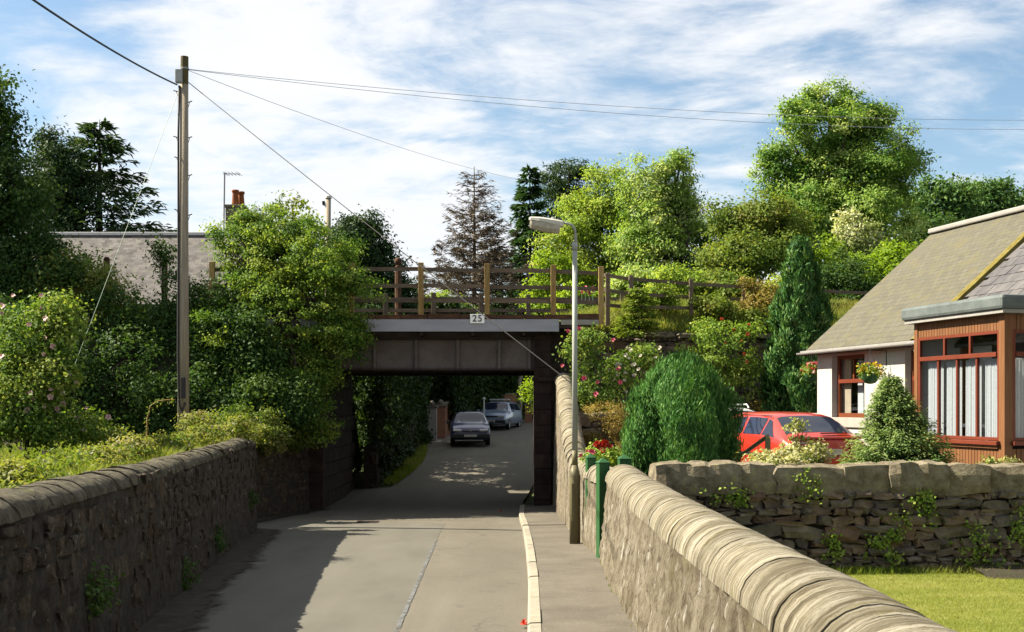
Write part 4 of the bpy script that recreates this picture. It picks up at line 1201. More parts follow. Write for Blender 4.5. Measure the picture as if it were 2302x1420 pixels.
# ================================================================== STREET FURNITURE
def lamp_post():
    x, y = 1.0, 18.4; z0 = zr(y) + .09
    t = empty('street_lamp', (x, y, z0)); tag(t, 'pale grey street lamp post with olive base on the pavement', 'street lamp')
    s = y / F
    Z = lambda py: EYE - (py - HY) * s
    MB().lathe([(.085, 0), (.085, Z(1070) - z0), (.083, Z(1068) - z0), (.05, Z(1045) - z0)], (x, y, z0), 20).build('base_column', M['lamp_base'], t, smooth=True)
    door = MB().box(x - .055, x - .005, y - .089, y - .074, Z(1170), Z(1085)).build('access_door', M['lamp_base'], t, bevel=.004)
    MB().lathe([(.048, 0), (.046, Z(1012) - Z(1047)), ], (x, y, Z(1047)), 16).build('lower_shaft', M['lamp_base'], t, smooth=True)
    MB().lathe([(.046, 0), (.038, Z(560) - Z(1012))], (x, y, Z(1012)), 16).build('shaft', M['lamp_col'], t, smooth=True)
    MB().lathe([(.046, 0), (.046, Z(544) - Z(562))], (x, y, Z(562)), 16).build('collar', M['lamp_col'], t, smooth=True)
    pts = [P(1294, 546, y), P(1294, 530, y), P(1292, 514, y), P(1286, 506, y), P(1276, 502, y), P(1262, 500, y)]
    MB().tube(pts, [.024, .022, .021, .02, .02, .02], 10).build('arm', M['lamp_col'], t, smooth=True)
    # head: flat tapering canopy with a bowl under it
    a = P(1267, 503, y); b = P(1189, 491, y); ax = (b - a).normalized(); L = (b - a).length; dn = Vector((0, 0, -1)); dn = (dn - ax * dn.dot(ax)).normalized(); sd = Vector((0, 1, 0))
    def section(f, hw, up, lo):
        c = a + ax * (L * f)
        return [c + sd * hw + dn * lo, c + sd * hw * .95 - dn * up * .4, c + sd * hw * .5 - dn * up, c - sd * hw * .5 - dn * up, c - sd * hw * .95 - dn * up * .4, c - sd * hw + dn * lo]
    prof = [(0, .05, .035, .05), (.05, .075, .045, .055), (.3, .105, .05, .035), (.7, .11, .045, .03), (.95, .085, .03, .025), (1.0, .05, .012, .02)]
    rows = [section(*q) for q in prof]
    mb = MB().grid(rows)
    mb.add(rows[0], [tuple(range(6))]); mb.add(rows[-1], [tuple(range(6))[::-1]])
    for r1, r2 in zip(rows[:-1], rows[1:]): mb.add([r1[0], r1[5], r2[5], r2[0]], [(0, 1, 2, 3)])
    mb.build('lamp_housing', M['lamp_head'], t, smooth=False)
    rows = []
    for f, hw, lo in ((.08, .07, .15), (.12, .085, .165), (.5, .095, .175), (.9, .085, .15), (.96, .065, .12)):
        c = a + ax * (L * f)
        rows.append([c + sd * hw * 1.05 + dn * .034, c + sd * hw + dn * lo * .7, c + sd * hw * .6 + dn * lo, c - sd * hw * .6 + dn * lo, c - sd * hw + dn * lo * .7, c - sd * hw * 1.05 + dn * .034])
    mb = MB().grid(rows); mb.add(rows[0], [tuple(range(6))]); mb.add(rows[-1], [tuple(range(6))[::-1]])
    mb.build('lamp_bowl', M['bowl'], t, smooth=False)
    c = P(1243, 494, y)
    MB().lathe([(.03, 0), (.03, .035), (.02, .045)], c, 10).build('photocell', M['grey_box'], t)
lamp_post()
POLE = (-6.82, 24.0)
def pole():
    x, y = POLE; zb = .85; s = y / F; Z = lambda py: EYE - (py - HY) * s
    t = empty('telegraph_pole', (x, y, zb)); tag(t, 'tall wooden telegraph pole standing in the grass behind the roadside wall', 'pole')
    top = P(415, 128, y)
    MB().tube([(x, y, zb - .3), (x + .005, y, Z(600)), (x + .02, y, Z(190))], [.128, .10, .083], 14).build('shaft', M['pole_wood'], t, smooth=True)
    MB().tube([(x + .02, y, Z(190) + .001), (top.x, y, Z(127))], [.084, .080], 14).build('pole_head', M['pole_top'], t, smooth=False)
    b = P(406, 175, y)
    MB().box(b.x - .065, b.x + .07, y - .19, y - .075, Z(190), Z(160)).build('junction_box', M['grey_box'], t, bevel=.012)
    MB().lathe([(.088, 0), (.088, .04)], (top.x, y, Z(156)), 14).build('band', M['steel'], t)
    # cable run down the left side
    MB().tube([P(403, 192, y - .05), P(401, 300, y - .06), P(401, 560, y - .08), P(400, 800, y - .1), P(402, 905, y - .12), P(409, 925, y - .14), P(417, 905, y - .13)], .022, 6).build('cable', M['wire'], t, smooth=True)
    MB().box(P(413, 0, y).x - .02, P(421, 0, y).x + .0, y - .15, y - .115, Z(895), Z(848)).build('cable_guard', M['wire'], t, bevel=.006)
    for i, (px, py) in enumerate(((390, 203), (432, 227), (390, 306), (432, 307), (392, 352), (432, 392), (392, 470), (432, 481))):
        a = P(px, py, y); sx = x + (.09 if px > 415 else -.09)
        MB().tube([(sx, y, a.z - .03), (a.x, y, a.z)], .012, 5).build('step_iron', M['steel'], t)
        MB().tube([(sx, y, a.z - .16), ((sx + a.x) / 2, y, a.z - .02)], .007, 4).build('step_brace', M['steel'], t)
pole()
def wire(name, label, a, b, sag, r, mat, n=24, group=None):
    a, b = Vector(a), Vector(b)
    o = MB().tube([a.lerp(b, i / n) - Vector((0, 0, sag * 4 * (i / n) * (1 - i / n))) for i in range(n + 1)], r, 5).build(name, mat)
    tag(o, label, 'wire', group); return o
pt = P(424, 185, 24.0)
wire('overhead_cable', 'thick cable rising from the telegraph pole out of the top of the picture', P(398, 190, 24), P(-60, -95, 13.5), .10, .017, M['wire'])
wire('overhead_cable', 'dark cable slanting down from the telegraph pole past the bridge to the street lamp', pt, P(1291, 866, 18.45), .03, .009, M['wire'])
wire('overhead_cable', 'upper of two faint telephone wires crossing the sky above the trees', P(421, 155, 24), P(2500, 268, 34), .35, .006, M['wire_grey'])
wire('overhead_cable', 'lower of two faint telephone wires crossing the sky above the trees', P(421, 156, 24), P(2500, 288, 34), .42, .006, M['wire_grey'])
wire('overhead_cable', 'hair-thin wire falling from the pole top towards the dead spruce', P(421, 157, 24), P(1190, 408, 52), .25, .006, M['wire_grey'])
wire('guy_wire', 'green stay wire slanting from the telegraph pole into the grass', P(403, 200, 24), P(100, 1000, 22), 0, .006, M['guy'])
def far_pole():
    b = P(736, 640, 44); tp = P(738, 446, 44)
    t = empty('far_pole', b); tag(t, 'short distant wooden pole with pale cap rising behind the hawthorn', 'pole')
    MB().tube([b - Vector((0, 0, 3)), tp], [.12, .1], 10).build('shaft', M['pole_wood'], t, smooth=True)
    MB().lathe([(.13, 0), (.13, .09), (.06, .13)], tp, 10).build('cap', M['white_paint'], t)
    MB().tube([P(727, 452, 44), P(728, 460, 44)], .06, 6).build('insulator', M['wire'], t)
    MB().tube([P(727, 460, 44), P(737, 466, 44)], .02, 5).build('insulator_bracket', M['wire'], t)
far_pole()
def finial():
    c = P(895, 587, 35.62)
    t = empty('finial_post', (c.x, c.y, c.z - .9)); tag(t, 'dark ball finial on a post rising above the bridge fence', 'finial')
    prof = [(.10, -.2), (.09, -.15), (.05, -.12)] + [(.12 * math.cos(a), .12 * math.sin(a)) for a in np.linspace(-1.1, 1.45, 9)]
    MB().lathe(prof, c, 12).build('ball', M['sleeper'], t, smooth=True)
    MB().tube([(c.x, c.y, 3.795), (c.x, c.y, c.z - .2)], .1, 8).build('shaft', M['sleeper'], t)
finial()
def green_post(x, y, z0, z1, w, rz, label):
    t = empty('gate_post', (x, y, z0), rz); tag(t, label, 'gate post', 'green garden gate posts')
    h = z1 - z0
    MB().box(-w / 2, w / 2, -w / 2, w / 2, -.02, h - .07).build('shaft', M['green_paint'], t, local=True, bevel=.004)
    k = w / 2 + .008
    MB().add([(-k, -k, 0), (k, -k, 0), (k, k, 0), (-k, k, 0), (-k, -k, .012), (k, -k, .012), (k, k, .012), (-k, k, .012), (0, 0, .075)],
             [(3, 2, 1, 0), (0, 1, 5, 4), (1, 2, 6, 5), (2, 3, 7, 6), (3, 0, 4, 7), (4, 5, 8), (5, 6, 8), (6, 7, 8), (7, 4, 8)]).build('pyramid_cap', M['green_paint'], t, local=True).location = (0, 0, h - .069)
green_post(1.262, 16.07, zr(16) + .05, .925, .15, math.radians(14), 'tall green wooden gate post at the edge of the pavement')
green_post(1.22, 17.9, .05, .91, .14, math.radians(10), 'green post top peeping over the wall beside the lamp post')
green_post(1.66, 17.1, .05, .93, .17, math.radians(6), 'broad green post top behind the near wall and the gate')
def handrail():
    a, b = P(1640, 1042, 19.5), P(1726, 980, 17.5)
    t = empty('handrail', (a.x, a.y, .1)); tag(t, 'sloping green wooden handrail in front of the red car', 'handrail')
    d = (b - a); n = Vector((0, 0, 1))
    MB().tube([a, b], .032, 6).build('rail_bar', M['rail_green'], t)
    for q, nm in ((a, 'foot_post'), (b, 'top_post')):
        MB().box(q.x - .035, q.x + .035, q.y - .035, q.y + .035, .08, q.z - .02).build('post', M['rail_green'], t)
handrail()

# ================================================================== COTTAGE WITH BAY
HO = (6.6, 25.0); HA = math.atan2(-.972, .235)
def uvplane(o, usc=1.0):
    """UV = metres along the roof and up the slope, from local coordinates"""
    me = o.data; uv = me.uv_layers.new(name='UVMap')
    for p in me.polygons:
        for li in p.loop_indices:
            c = me.vertices[me.loops[li].vertex_index].co
            uv.data[li].uv = (c.x, math.hypot(c.y, c.z) if c.y >= 0 else c.z)
def cottage():
    t = empty('cottage', (HO[0], HO[1], .1), HA); tag(t, 'white harled cottage with brown tiled roof and glazed wooden bay', 'house')
    g = -.4; EH = 2.84
    th = .28
    wins = [(.62, 1.92, 1.27, 2.60), (3.35, 4.3, 1.27, 2.60)]
    mb = MB()
    xs = [0, .62, 1.92, 3.35, 4.3, 12]
    for i in range(5):
        a, b = xs[i], xs[i + 1]
        w = [q for q in wins if abs(q[0] - a) < .01]
        if w:
            mb.box(a, b, 0, th, g, w[0][2]); mb.box(a, b, 0, th, w[0][3], EH)
        else: mb.box(a, b, 0, th, g, EH)
    mb.box(0, 12, 5.6, 5.9, g, EH)
    # gable end
    mb.add([(0, th, g), (0, 5.6, g), (0, 5.6, EH), (0, 2.95, 5.25), (0, th, EH), (th, th, g), (th, 5.6, g), (th, 5.6, EH), (th, 2.95, 5.25), (th, th, EH)],
           [(0, 1, 2, 3, 4)[::-1], (5, 6, 7, 8, 9), (4, 3, 8, 9)[::-1], (3, 2, 7, 8)[::-1]])
    mb.add([(12, th, g), (12, 5.6, g), (12, 5.6, EH), (12, 2.95, 5.25), (12, th, EH)], [(0, 1, 2, 3, 4)])
    mb.build('wall', M['harl'], t, local=True)
    # stone margins round windows, string course
    for wi, (x0, x1, z0, z1) in enumerate(wins):
        fr = empty('window', (0, 0, 0)); fr.parent = t
        fy0, fy1 = .13, .19
        bw = .075
        MB().box(x0, x0 + bw, fy0, fy1, z0 + .04, z1).box(x1 - bw, x1, fy0, fy1, z0 + .04, z1).box(x0 + bw, x1 - bw, fy0, fy1, z1 - bw, z1).box(x0 + bw, x1 - bw, fy0, fy1, z0 + .04, z0 + .04 + bw * 1.2).build('frame', M['frame_brown'], fr, local=True)
        MB().box(x0 + bw, x1 - bw, fy0 - .02, fy1, (z0 + z1) / 2 + .09, (z0 + z1) / 2 + .17).build('transom', M['frame_red'], fr, local=True)
        MB().box((x0 + x1) / 2 - .025, (x0 + x1) / 2 + .025, fy0, fy1, (z0 + z1) / 2 + .17, z1 - bw).build('mullion', M['frame_brown'], fr, local=True)
        for (a, b, c, d) in ((x0 + bw, x1 - bw, z0 + .13, (z0 + z1) / 2 + .09), (x0 + bw, (x0 + x1) / 2 - .025, (z0 + z1) / 2 + .17, z1 - bw), ((x0 + x1) / 2 + .025, x1 - bw, (z0 + z1) / 2 + .17, z1 - bw)):
            MB().add([(a, .16, c), (b, .16, c), (b, .16, d), (a, .16, d)], [(0, 1, 2, 3)]).build('pane', M['glass'], fr, local=True)
        MB().box(x0 - .12, x1 + .12, -.05, .125, z0 - .16, z0 + .04).build('sill', M['harl_grey'], fr, local=True, bevel=.008)
        # reveal interior, curtain and inner ledge
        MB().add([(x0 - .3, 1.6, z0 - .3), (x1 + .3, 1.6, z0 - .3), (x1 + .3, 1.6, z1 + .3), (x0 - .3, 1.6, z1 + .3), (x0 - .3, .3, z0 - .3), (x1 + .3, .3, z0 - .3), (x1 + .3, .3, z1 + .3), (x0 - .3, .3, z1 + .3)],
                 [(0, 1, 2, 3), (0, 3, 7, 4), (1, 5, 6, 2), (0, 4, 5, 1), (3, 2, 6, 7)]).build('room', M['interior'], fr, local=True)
        MB().box(x0 + .02, x0 + .36, .24, .26, z0 + .05, z1).build('curtain', M['interior_warm'], fr, local=True)
        MB().box(x0 + .5, x0 + .72, .32, .34, z0 + .05, z1 - .1).build('curtain', M['lace'], fr, local=True)
        MB().box(x0, x1, .2, .42, z0 - .02, z0 + .06).build('inner_ledge', M['white_paint'], fr, local=True)
        rng = np.random.default_rng(wi)
        N = 90; c = np.stack([rng.normal(x1 - .25, .1, N), rng.normal(.32, .03, N), rng.normal(z0 + .17, .05, N)], 1)
        leaf_mesh('pot_plant', c, rng.normal(size=(N, 3)), rng.normal(size=(N, 3)), .08, .05, rng.random(N), G['ivy'], None).parent = fr
    MB().box(.02, 3.3, -.025, -.002, .93, 1.0).build('string_course', M['harl_grey'], t, local=True)
    # roof: front slope in two coverings, back slope
    RZ = 5.38; k = (RZ - EH) / 2.96
    def slope(x0, x1, y0, y1, off, nx, ny, thick=.06):
        rows = []
        for i in range(nx + 1):
            x = x0 + (x1 - x0) * i / nx
            rows.append([(x, y0 + (y1 - y0) * j / ny, EH + .02 + k * (y0 + (y1 - y0) * j / ny) + off + .012 * mnoise.noise(Vector((x * 1.3, j * .8, 5)))) for j in range(ny + 1)])
        mb = MB().grid([r[::-1] for r in rows][::-1] if False else rows)
        lo = [[(p[0], p[1], p[2] - thick) for p in r] for r in rows]
        mb.grid([r[::-1] for r in lo])
        mb.add(rows[0] + lo[0][::-1], [tuple(range(2 * (ny + 1)))]); mb.add(rows[-1] + lo[-1][::-1], [tuple(range(2 * (ny + 1)))[::-1]])
        mb.add([rows[0][0], rows[-1][0], lo[-1][0], lo[0][0]], [(0, 1, 2, 3)])
        return mb
    rf = slope(-.22, 3.96, -.24, 2.96, .03, 14, 14).build('roof', M['tile'], t, local=True); uvplane(rf)
    rb = slope(-.22, 12, 5.92 + .24, 2.96, 0, 4, 4)
    rows = [[(x, y, EH + .05 + k * (5.92 - y)) for y in np.linspace(2.96, 6.16, 5)] for x in (-.22, 12)]
    ro = MB().grid(rows).build('rear_roof', M['tile'], t, local=True); uvplane(ro)
    base = slope(4.0, 12, -.24, 2.96, -.05, 6, 6).build('slate_bed', M['slate_far'], t, local=True); uvplane(base)
    # slates of the nearer half
    sl = math.hypot(1, k); ang = math.atan(k)
    me = bpy.data.meshes.new('slate'); m_ = MB().box(-.145, .145, -.25, .25, -.008, .008); me.from_pydata(m_.v, [], m_.f); me.materials.append(M['slate'])
    rng = random.Random(12)
    for r in range(11):
        for c in range(9):
            y = .55 + r * .21; x = 4.22 + c * .3 + (.15 if r % 2 else 0)
            o = bpy.data.objects.new('slate', me); COL.objects.link(o); o.parent = t
            o.location = (x, y, EH + k * y + .025 + rng.uniform(0, .008)); o.rotation_euler = (ang - .035 + rng.uniform(-.006, .006), 0, rng.uniform(-.02, .02))
    # mossy step where the two roofs meet
    mb = MB()
    rows = []
    for j in range(30):
        y = -.24 + 3.2 * j / 29; z = EH + k * y
        w = .17 + .03 * mnoise.noise(Vector((j * .5, 0, 0)))
        rows.append([(3.86, y, z + .045), (3.90, y, z + .13), (3.98, y, z + .14 + .02 * mnoise.noise(Vector((j * .9, 2, 0)))), (3.9 + w, y, z + .12), (3.92 + w, y, z - .02)])
    mb.grid(rows).build('mossy_verge', M['moss'], t, local=True)
    MB().box(-.24, 12, 2.84, 3.08, RZ + .02, RZ + .13).build('ridge', M['ridge'], t, local=True, bevel=.03)
    # gutter and downpipe
    rows = [[(x, -.30 +   .04 * math.cos(a), EH - .145 + .04 * math.sin(a)) for a in np.linspace(math.pi, 2 * math.pi, 8)] for x in (-.3, 5.0)]
    rows2 = [[(x, -.30 + .047 * math.cos(a), EH - .145 + .047 * math.sin(a)) for a in np.linspace(math.pi, 2 * math.pi, 8)] for x in (-.3, 5.0)]
    gt = MB().grid(rows).grid([r[::-1] for r in rows2]); gt.box(-.3, 5.0, -.250, -.235, EH - .18, EH - .10)
    gt.build('gutter', M['gutter'], t, local=True)
    MB().box(-.2, 5.0, -.2, -.003, EH - .14, EH - .11).build('soffit', M['gutter'], t, local=True)
    # ---------------- the glazed bay
    b = empty('bay', (0, 0, 0)); b.parent = t
    X0, X1, Y0 = 5.2, 7.58, -1.0
    R = lambda nm, mat, x0, x1, y0, y1, z0, z1, bv=0: MB().box(x0, x1, y0, y1, z0, z1).build(nm, M[mat], b, local=True, bevel=bv)
    R('roof_sheet', 'lead', X0 - .16, X1 + .16, Y0 - .16, .6, 3.0, 3.22, .05)
    R('fascia_board', 'ridge', X0 - .11, X1 + .11, Y0 - .11, .5, 2.945, 2.998)
    zc0, zh, zt, zs = 2.66, 2.70, 2.37, 1.02
    # corner posts
    for x0, x1, y0, y1 in ((X0, X0 + .10, Y0, Y0 + .10), (X1 - .14, X1, Y0, Y0 + .14), (X0, X0 + .1, -.12, -.005), (X1 - .12, X1, -.14, -.005)):
        R('corner_post', 'board', x0, x1, y0, y1, -.4, 2.943, .006)
    # boards
    def boards(n, x0, x1, z0, z1, axis, fixed):
        w = (x1 - x0) / n
        for i in range(n):
            a, c = x0 + i * w + .004, x0 + (i + 1) * w - .004
            if axis == 'x': MB().box(a, c, fixed + .02, fixed + .04, z0, z1).build('board', M['board'], b, local=True, bevel=.004)
            else: MB().box(fixed - .04, fixed - .02, a, c, z0, z1).build('board', M['board'], b, local=True, bevel=.004)
    boards(28, X0 + .1, X1 - .14, zh, 2.943, 'x', Y0)
    boards(28, X0 + .1, X1 - .14, -.4, zs - .12, 'x', Y0)
    boards(9, Y0 + .14, -.14, zh, 2.943, 'y', X1)
    boards(9, Y0 + .14, -.14, -.4, zs - .12, 'y', X1)
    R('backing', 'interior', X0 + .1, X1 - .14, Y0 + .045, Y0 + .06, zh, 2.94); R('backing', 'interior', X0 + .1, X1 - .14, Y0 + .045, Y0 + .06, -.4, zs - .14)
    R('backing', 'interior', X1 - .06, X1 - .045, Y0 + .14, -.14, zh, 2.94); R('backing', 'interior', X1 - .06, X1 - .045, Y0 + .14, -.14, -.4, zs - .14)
    # sills
    R('sill', 'frame_red', X0 - .02, X1 - .10, Y0 - .07, Y0 + .06, zs - .07, zs - .005, .008); R('sill_apron', 'board', X0 + .1, X1 - .14, Y0 - .025, Y0 + .018, zs - .118, zs - .072)
    R('sill', 'frame_red', X1 - .06, X1 + .07, Y0 + .12, -.1, zs - .07, zs - .005, .008)
    # frames on the long side
    fx0, fx1 = X0 + .1, X1 - .14
    def frame_run(p0, p1, axis, fix, lower, upper):
        fb = empty('window', (0, 0, 0)); fb.parent = b
        def bar(a, c, z0, z1, nm='frame', d0=.0, d1=.05):
            if axis == 'x': MB().box(a, c, fix + d0, fix + d1, z0, z1).build(nm, M['frame_red'], fb, local=True, bevel=.004)
            else: MB().box(fix - d1, fix - d0, a, c, z0, z1).build(nm, M['frame_red'], fb, local=True, bevel=.004)
        def pane(a, c, z0, z1):
            if axis == 'x': MB().add([(a, fix + .03, z0), (c, fix + .03, z0), (c, fix + .03, z1), (a, fix + .03, z1)], [(0, 1, 2, 3)]).build('pane', M['glass'], fb, local=True)
            else: MB().add([(fix - .03, a, z0), (fix - .03, c, z0), (fix - .03, c, z1), (fix - .03, a, z1)], [(0, 1, 2, 3)]).build('pane', M['glass'], fb, local=True)
        bar(p0, p0 + .06, zs, zh); bar(p1 - .05, p1, zs, zh)
        bar(p0 + .06, p1 - .05, zh - .05, zh - .001); bar(p0 + .06, p1 - .05, zs, zs + .05)
        bar(p0 + .06, p1 - .05, zt - .07, zt, 'transom', -.02, .05)
        q0, q1 = p0 + .06, p1 - .05
        for n, z0, z1 in ((lower, zs + .05, zt - .07), (upper, zt, zh - .05)):
            w = (q1 - q0) / n
            for i in range(n):
                pane(q0 + i * w + (.02 if i else 0), q0 + (i + 1) * w - (.02 if i < n - 1 else 0), z0, z1)
                if i: bar(q0 + i * w - .022, q0 + i * w + .022, z0, z1, 'mullion')
    frame_run(fx0, fx1, 'x', Y0 + .01, 4, 3)
    frame_run(Y0 + .14, -.14, 'y', X1 - .01, 2, 2)
    # curtains: pleated lace on each lower light
    q0, q1 = fx0 + .06, fx1 - .05; w = (q1 - q0) / 4
    for i in range(4):
        rows = []
        for j in range(40):
            f = j / 39; x = q0 + i * w + .07 + (w - .08) * f; y = Y0 + .12 + .012 * math.sin(f * 46 + i) + .006 * math.sin(f * 17)
            rows.append([(x, y, zs + .02), (x, y + .004, zt - .09)])
        MB().grid(rows).build('curtain', M['lace'], b, local=True, smooth=True)
    rows = []
    for j in range(60):
        f = j / 59; y = Y0 + .22 + .62 * f; x = X1 - .13 - .012 * math.sin(f * 60)
        rows.append([(x, y, zs + .02), (x, y, zt - .09)])
    MB().grid(rows).build('curtain', M['lace'], b, local=True, smooth=True)
    # room inside the bay: white back wall, ceiling, floor and dark door opening
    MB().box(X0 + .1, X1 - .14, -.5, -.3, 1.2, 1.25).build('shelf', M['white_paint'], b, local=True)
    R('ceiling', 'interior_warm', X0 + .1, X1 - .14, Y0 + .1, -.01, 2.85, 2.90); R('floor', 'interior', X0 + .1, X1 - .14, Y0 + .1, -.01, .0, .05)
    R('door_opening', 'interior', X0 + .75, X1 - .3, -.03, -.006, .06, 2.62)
    R('side_wall', 'harl', X0 + .005, X0 + .03, Y0 + .10, -.121, -.3, 2.9)
    return t
cottage()
def local_to_world(x, y, z):
    return Vector((HO[0] + x * .235 + y * .972, HO[1] - x * .972 + y * .235, .1 + z))
def hanging_basket(c, seed, label, hook, fl):
    t = empty('hanging_basket', c); tag(t, label, 'flower basket', 'hanging baskets on the cottage')
    MB().lathe([(.03, -.17), (.10, -.15), (.165, -.07), (.19, 0), (.185, .01), (.15, -.06)], c, 14).build('bowl', M['green_paint'], t, smooth=True)
    lob = [(c[0], c[1], c[2] + .08, .24, .24, .13), (c[0] - .1, c[1], c[2] + .1, .15, .15, .12)]
    foliage('foliage', lob, G['ivy'], t, 60, 10, .07, .05, .035, seed)
    foliage('flowers', [(c[0], c[1], c[2] + .11, .27, .27, .14)], G[fl], t, 45, 6, .03, .045, .045, seed + 1, rnd=1.2)
    h = Vector(hook)
    mb = MB()
    for a in (0, 2.1, 4.2): mb.tube([Vector(c) + Vector((.18 * math.cos(a), .18 * math.sin(a), 0)), (c[0], c[1], h.z)], .005, 4)
    mb.build('chain', M['wire'], t)
    MB().tube([(c[0], c[1], h.z), h, h - Vector((0, 0, .3))], .01, 5).build('bracket', M['wire'], t)
hb = local_to_world(2.72, -.35, 2.14)
hanging_basket(tuple(hb), 5, 'hanging basket of yellow flowers beside the cottage window', local_to_world(2.72, -.005, 2.62), 'petals_yellow')
hb2 = local_to_world(-.42, .1, 2.25); 
hanging_basket(tuple(hb2), 7, 'hanging basket with pink and yellow flowers at the far corner of the cottage', local_to_world(-.005, .1, 2.72), 'petals_mixed')

# ================================================================== FAR LEFT HOUSE
def left_house():
    D = 50.0; s = D / F
    xa, xb = P(40, 0, D).x, P(560, 0, D).x
    rz_, ez = P(0, 527, D).z, P(0, 700, D).z
    t = empty('slate_roofed_house', (xa, D, 1)); tag(t, 'long grey slate roof with pale ridge behind the hedge and telegraph pole', 'house')
    run = 3.6
    MB().box(xa + .3, xb - .3, D - run + .4, D + run - .4, 1, ez).build('wall', M['harl_grey'], t)
    rows = [[(x, D - run + run * j / 10, ez + (rz_ - ez) * j / 10) for j in range(11)] for x in np.linspace(xa, xb, 12)]
    o = MB().grid(rows).build('roof', M['slate_far'], t)
    uv = o.data.uv_layers.new(name='UVMap')
    for p in o.data.polygons:
        for li in p.loop_indices:
            c = o.data.vertices[o.data.loops[li].vertex_index].co; uv.data[li].uv = (c.x, c.z * 1.4)
    MB().grid([[(x, D + run * j / 4, rz_ - (rz_ - ez) * j / 4) for j in range(5)] for x in (xa, xb)]).build('rear_roof', M['slate'], t)
    for x in (xa + .1, xb - .1):
        MB().add([(x, D - run, ez), (x, D + run, ez), (x, D, rz_)], [(0, 1, 2)]).build('gable', M['harl_grey'], t)
    rg = empty('ridge', (xa, D, rz_)); rg.parent = t; rg.location = (0, 0, rz_ - 1)
    x = xa
    while x < xb:
        MB().box(x + .01, min(x + .9, xb) - .01, D - .16, D + .16, rz_ - .05, rz_ + .09).build('ridge_tile', M['ridge_white'], t, bevel=.02); x += .9
    bpy.data.objects.remove(rg)
    c = P(530, 468, D + .6)
    MB().box(c.x - .36, c.x + .40, D + .2, D + 1.1, rz_ - .4, c.z - .02).build('chimney', M['chimney'], t, bevel=.02)
    MB().box(c.x - .41, c.x + .45, D + .14, D + 1.16, c.z - .018, c.z + .1).build('chimney_cap', M['chimney'], t, bevel=.02)
    for px in (529, 542):
        q = P(px, 466, D + .5 + (.4 if px > 535 else 0)); 
        MB().lathe([(.155, 0), (.16, .08), (.125, .5), (.135, .58), (.16, .60), (.16, .68), (.12, .68), (.11, .4)], (q.x, q.y, c.z + .1), 12).build('chimney_pot', M['terracotta'], t, smooth=True)
    a = empty('television_aerial', P(505, 500, D)); tag(a, 'thin television aerial on a mast beside the chimney pots', 'aerial')
    MB().tube([P(503, 520, D), P(505, 388, D)], .035, 5).build('mast', M['steel'], a)
    MB().tube([P(502, 390, D), P(540, 391, D)], .02, 4).build('boom', M['steel'], a)
    for px in (507, 511, 518, 526, 534, 539):
        q = P(px, 390.5, D); MB().tube([q - Vector((0, .45, 0)), q + Vector((0, .45, 0))], .012, 4).build('element', M['steel'], a)
left_house()

# ================================================================== CARS
def cat_rom(P0, P1, P2, P3, t):
    return .5 * ((2 * P1) + (-P0 + P2) * t + (2 * P0 - 5 * P1 + 4 * P2 - P3) * t * t + (-P0 + 3 * P1 - 3 * P2 + P3) * t ** 3)
class CarBody:
    def __init__(s, st):
        s.st = np.array(st, float)     # y, w, zs, zb, wr, zt
    def ring(s, t):
        n = len(s.st); i = int(min(max(math.floor(t), 0), n - 2)); f = t - i
        a = s.st
        q = cat_rom(a[max(i - 1, 0)], a[i], a[i + 1], a[min(i + 2, n - 1)], f)
        lin = a[i] * (1 - f) + a[i + 1] * f
        y, w, zs, zb, wr, zt = .55 * q + .45 * lin
        y = lin[0]
        m = zs + (zb - zs) * .55
        return np.array([(0, y, zs), (w * .86, y, zs), (w * .97, y, zs + .10), (w, y, m), (w * .965, y, zb), (wr, y, zt - .035 - .02 * (zt - zb)), (wr * .72, y, zt), (0, y, zt + .012)])
    def S(s, t, v):
        """v 0..7 on the right half (x>0)"""
        r = s.ring(t); i = int(min(max(math.floor(v), 0), 6)); f = v - i
        return r[i] * (1 - f) + r[i + 1] * f
    def panel(s, name, mat, parent, quad, off=.006, side=1, n=6, m=6):
        """quad: four (t,v) corners; patch of the body skin set just proud of it"""
        (t0, v0), (t1, v1), (t2, v2), (t3, v3) = quad
        rows = []
        for i in range(n + 1):
            f = i / n; row = []
            for j in range(m + 1):
                g = j / m
                t = (t0 * (1 - f) + t1 * f) * (1 - g) + (t3 * (1 - f) + t2 * f) * g
                v = (v0 * (1 - f) + v1 * f) * (1 - g) + (v3 * (1 - f) + v2 * f) * g
                sg = side
                if v > 7: vv = 14 - v; sg = -side
                else: vv = v
                p = s.S(t, vv); e = .03
                pt = s.S(t + e, vv) - s.S(t - e, vv); pv = s.S(t, min(vv + e, 7)) - s.S(t, max(vv - e, 0))
                nn = np.cross(pv, pt); ln = np.linalg.norm(nn); nn = nn / ln if ln > 1e-9 else np.array([0, 0, 1.])
                if nn[0] * p[0] + nn[2] * (p[2] - .6) + nn[1] * p[1] * .3 < 0: nn = -nn
                p = p + nn * off
                row.append((p[0] * sg, p[1], p[2]))
            rows.append(row)
        return MB().grid(rows).build(name, mat, parent, local=True, smooth=True)
    def body(s, mat, parent):
        n = len(s.st); rows = []
        for t in np.linspace(0, n - 1, (n - 1) * 4 + 1):
            r = s.ring(t); full = [tuple(p) for p in r] + [(-p[0], p[1], p[2]) for p in r[-2:0:-1]]
            rows.append(full + [full[0]])
        mb = MB().grid(rows)
        mb.add(rows[0][:-1], [tuple(range(14))]); mb.add(rows[-1][:-1], [tuple(range(14))[::-1]])
        return mb.build('body', mat, parent, local=True, smooth=True)
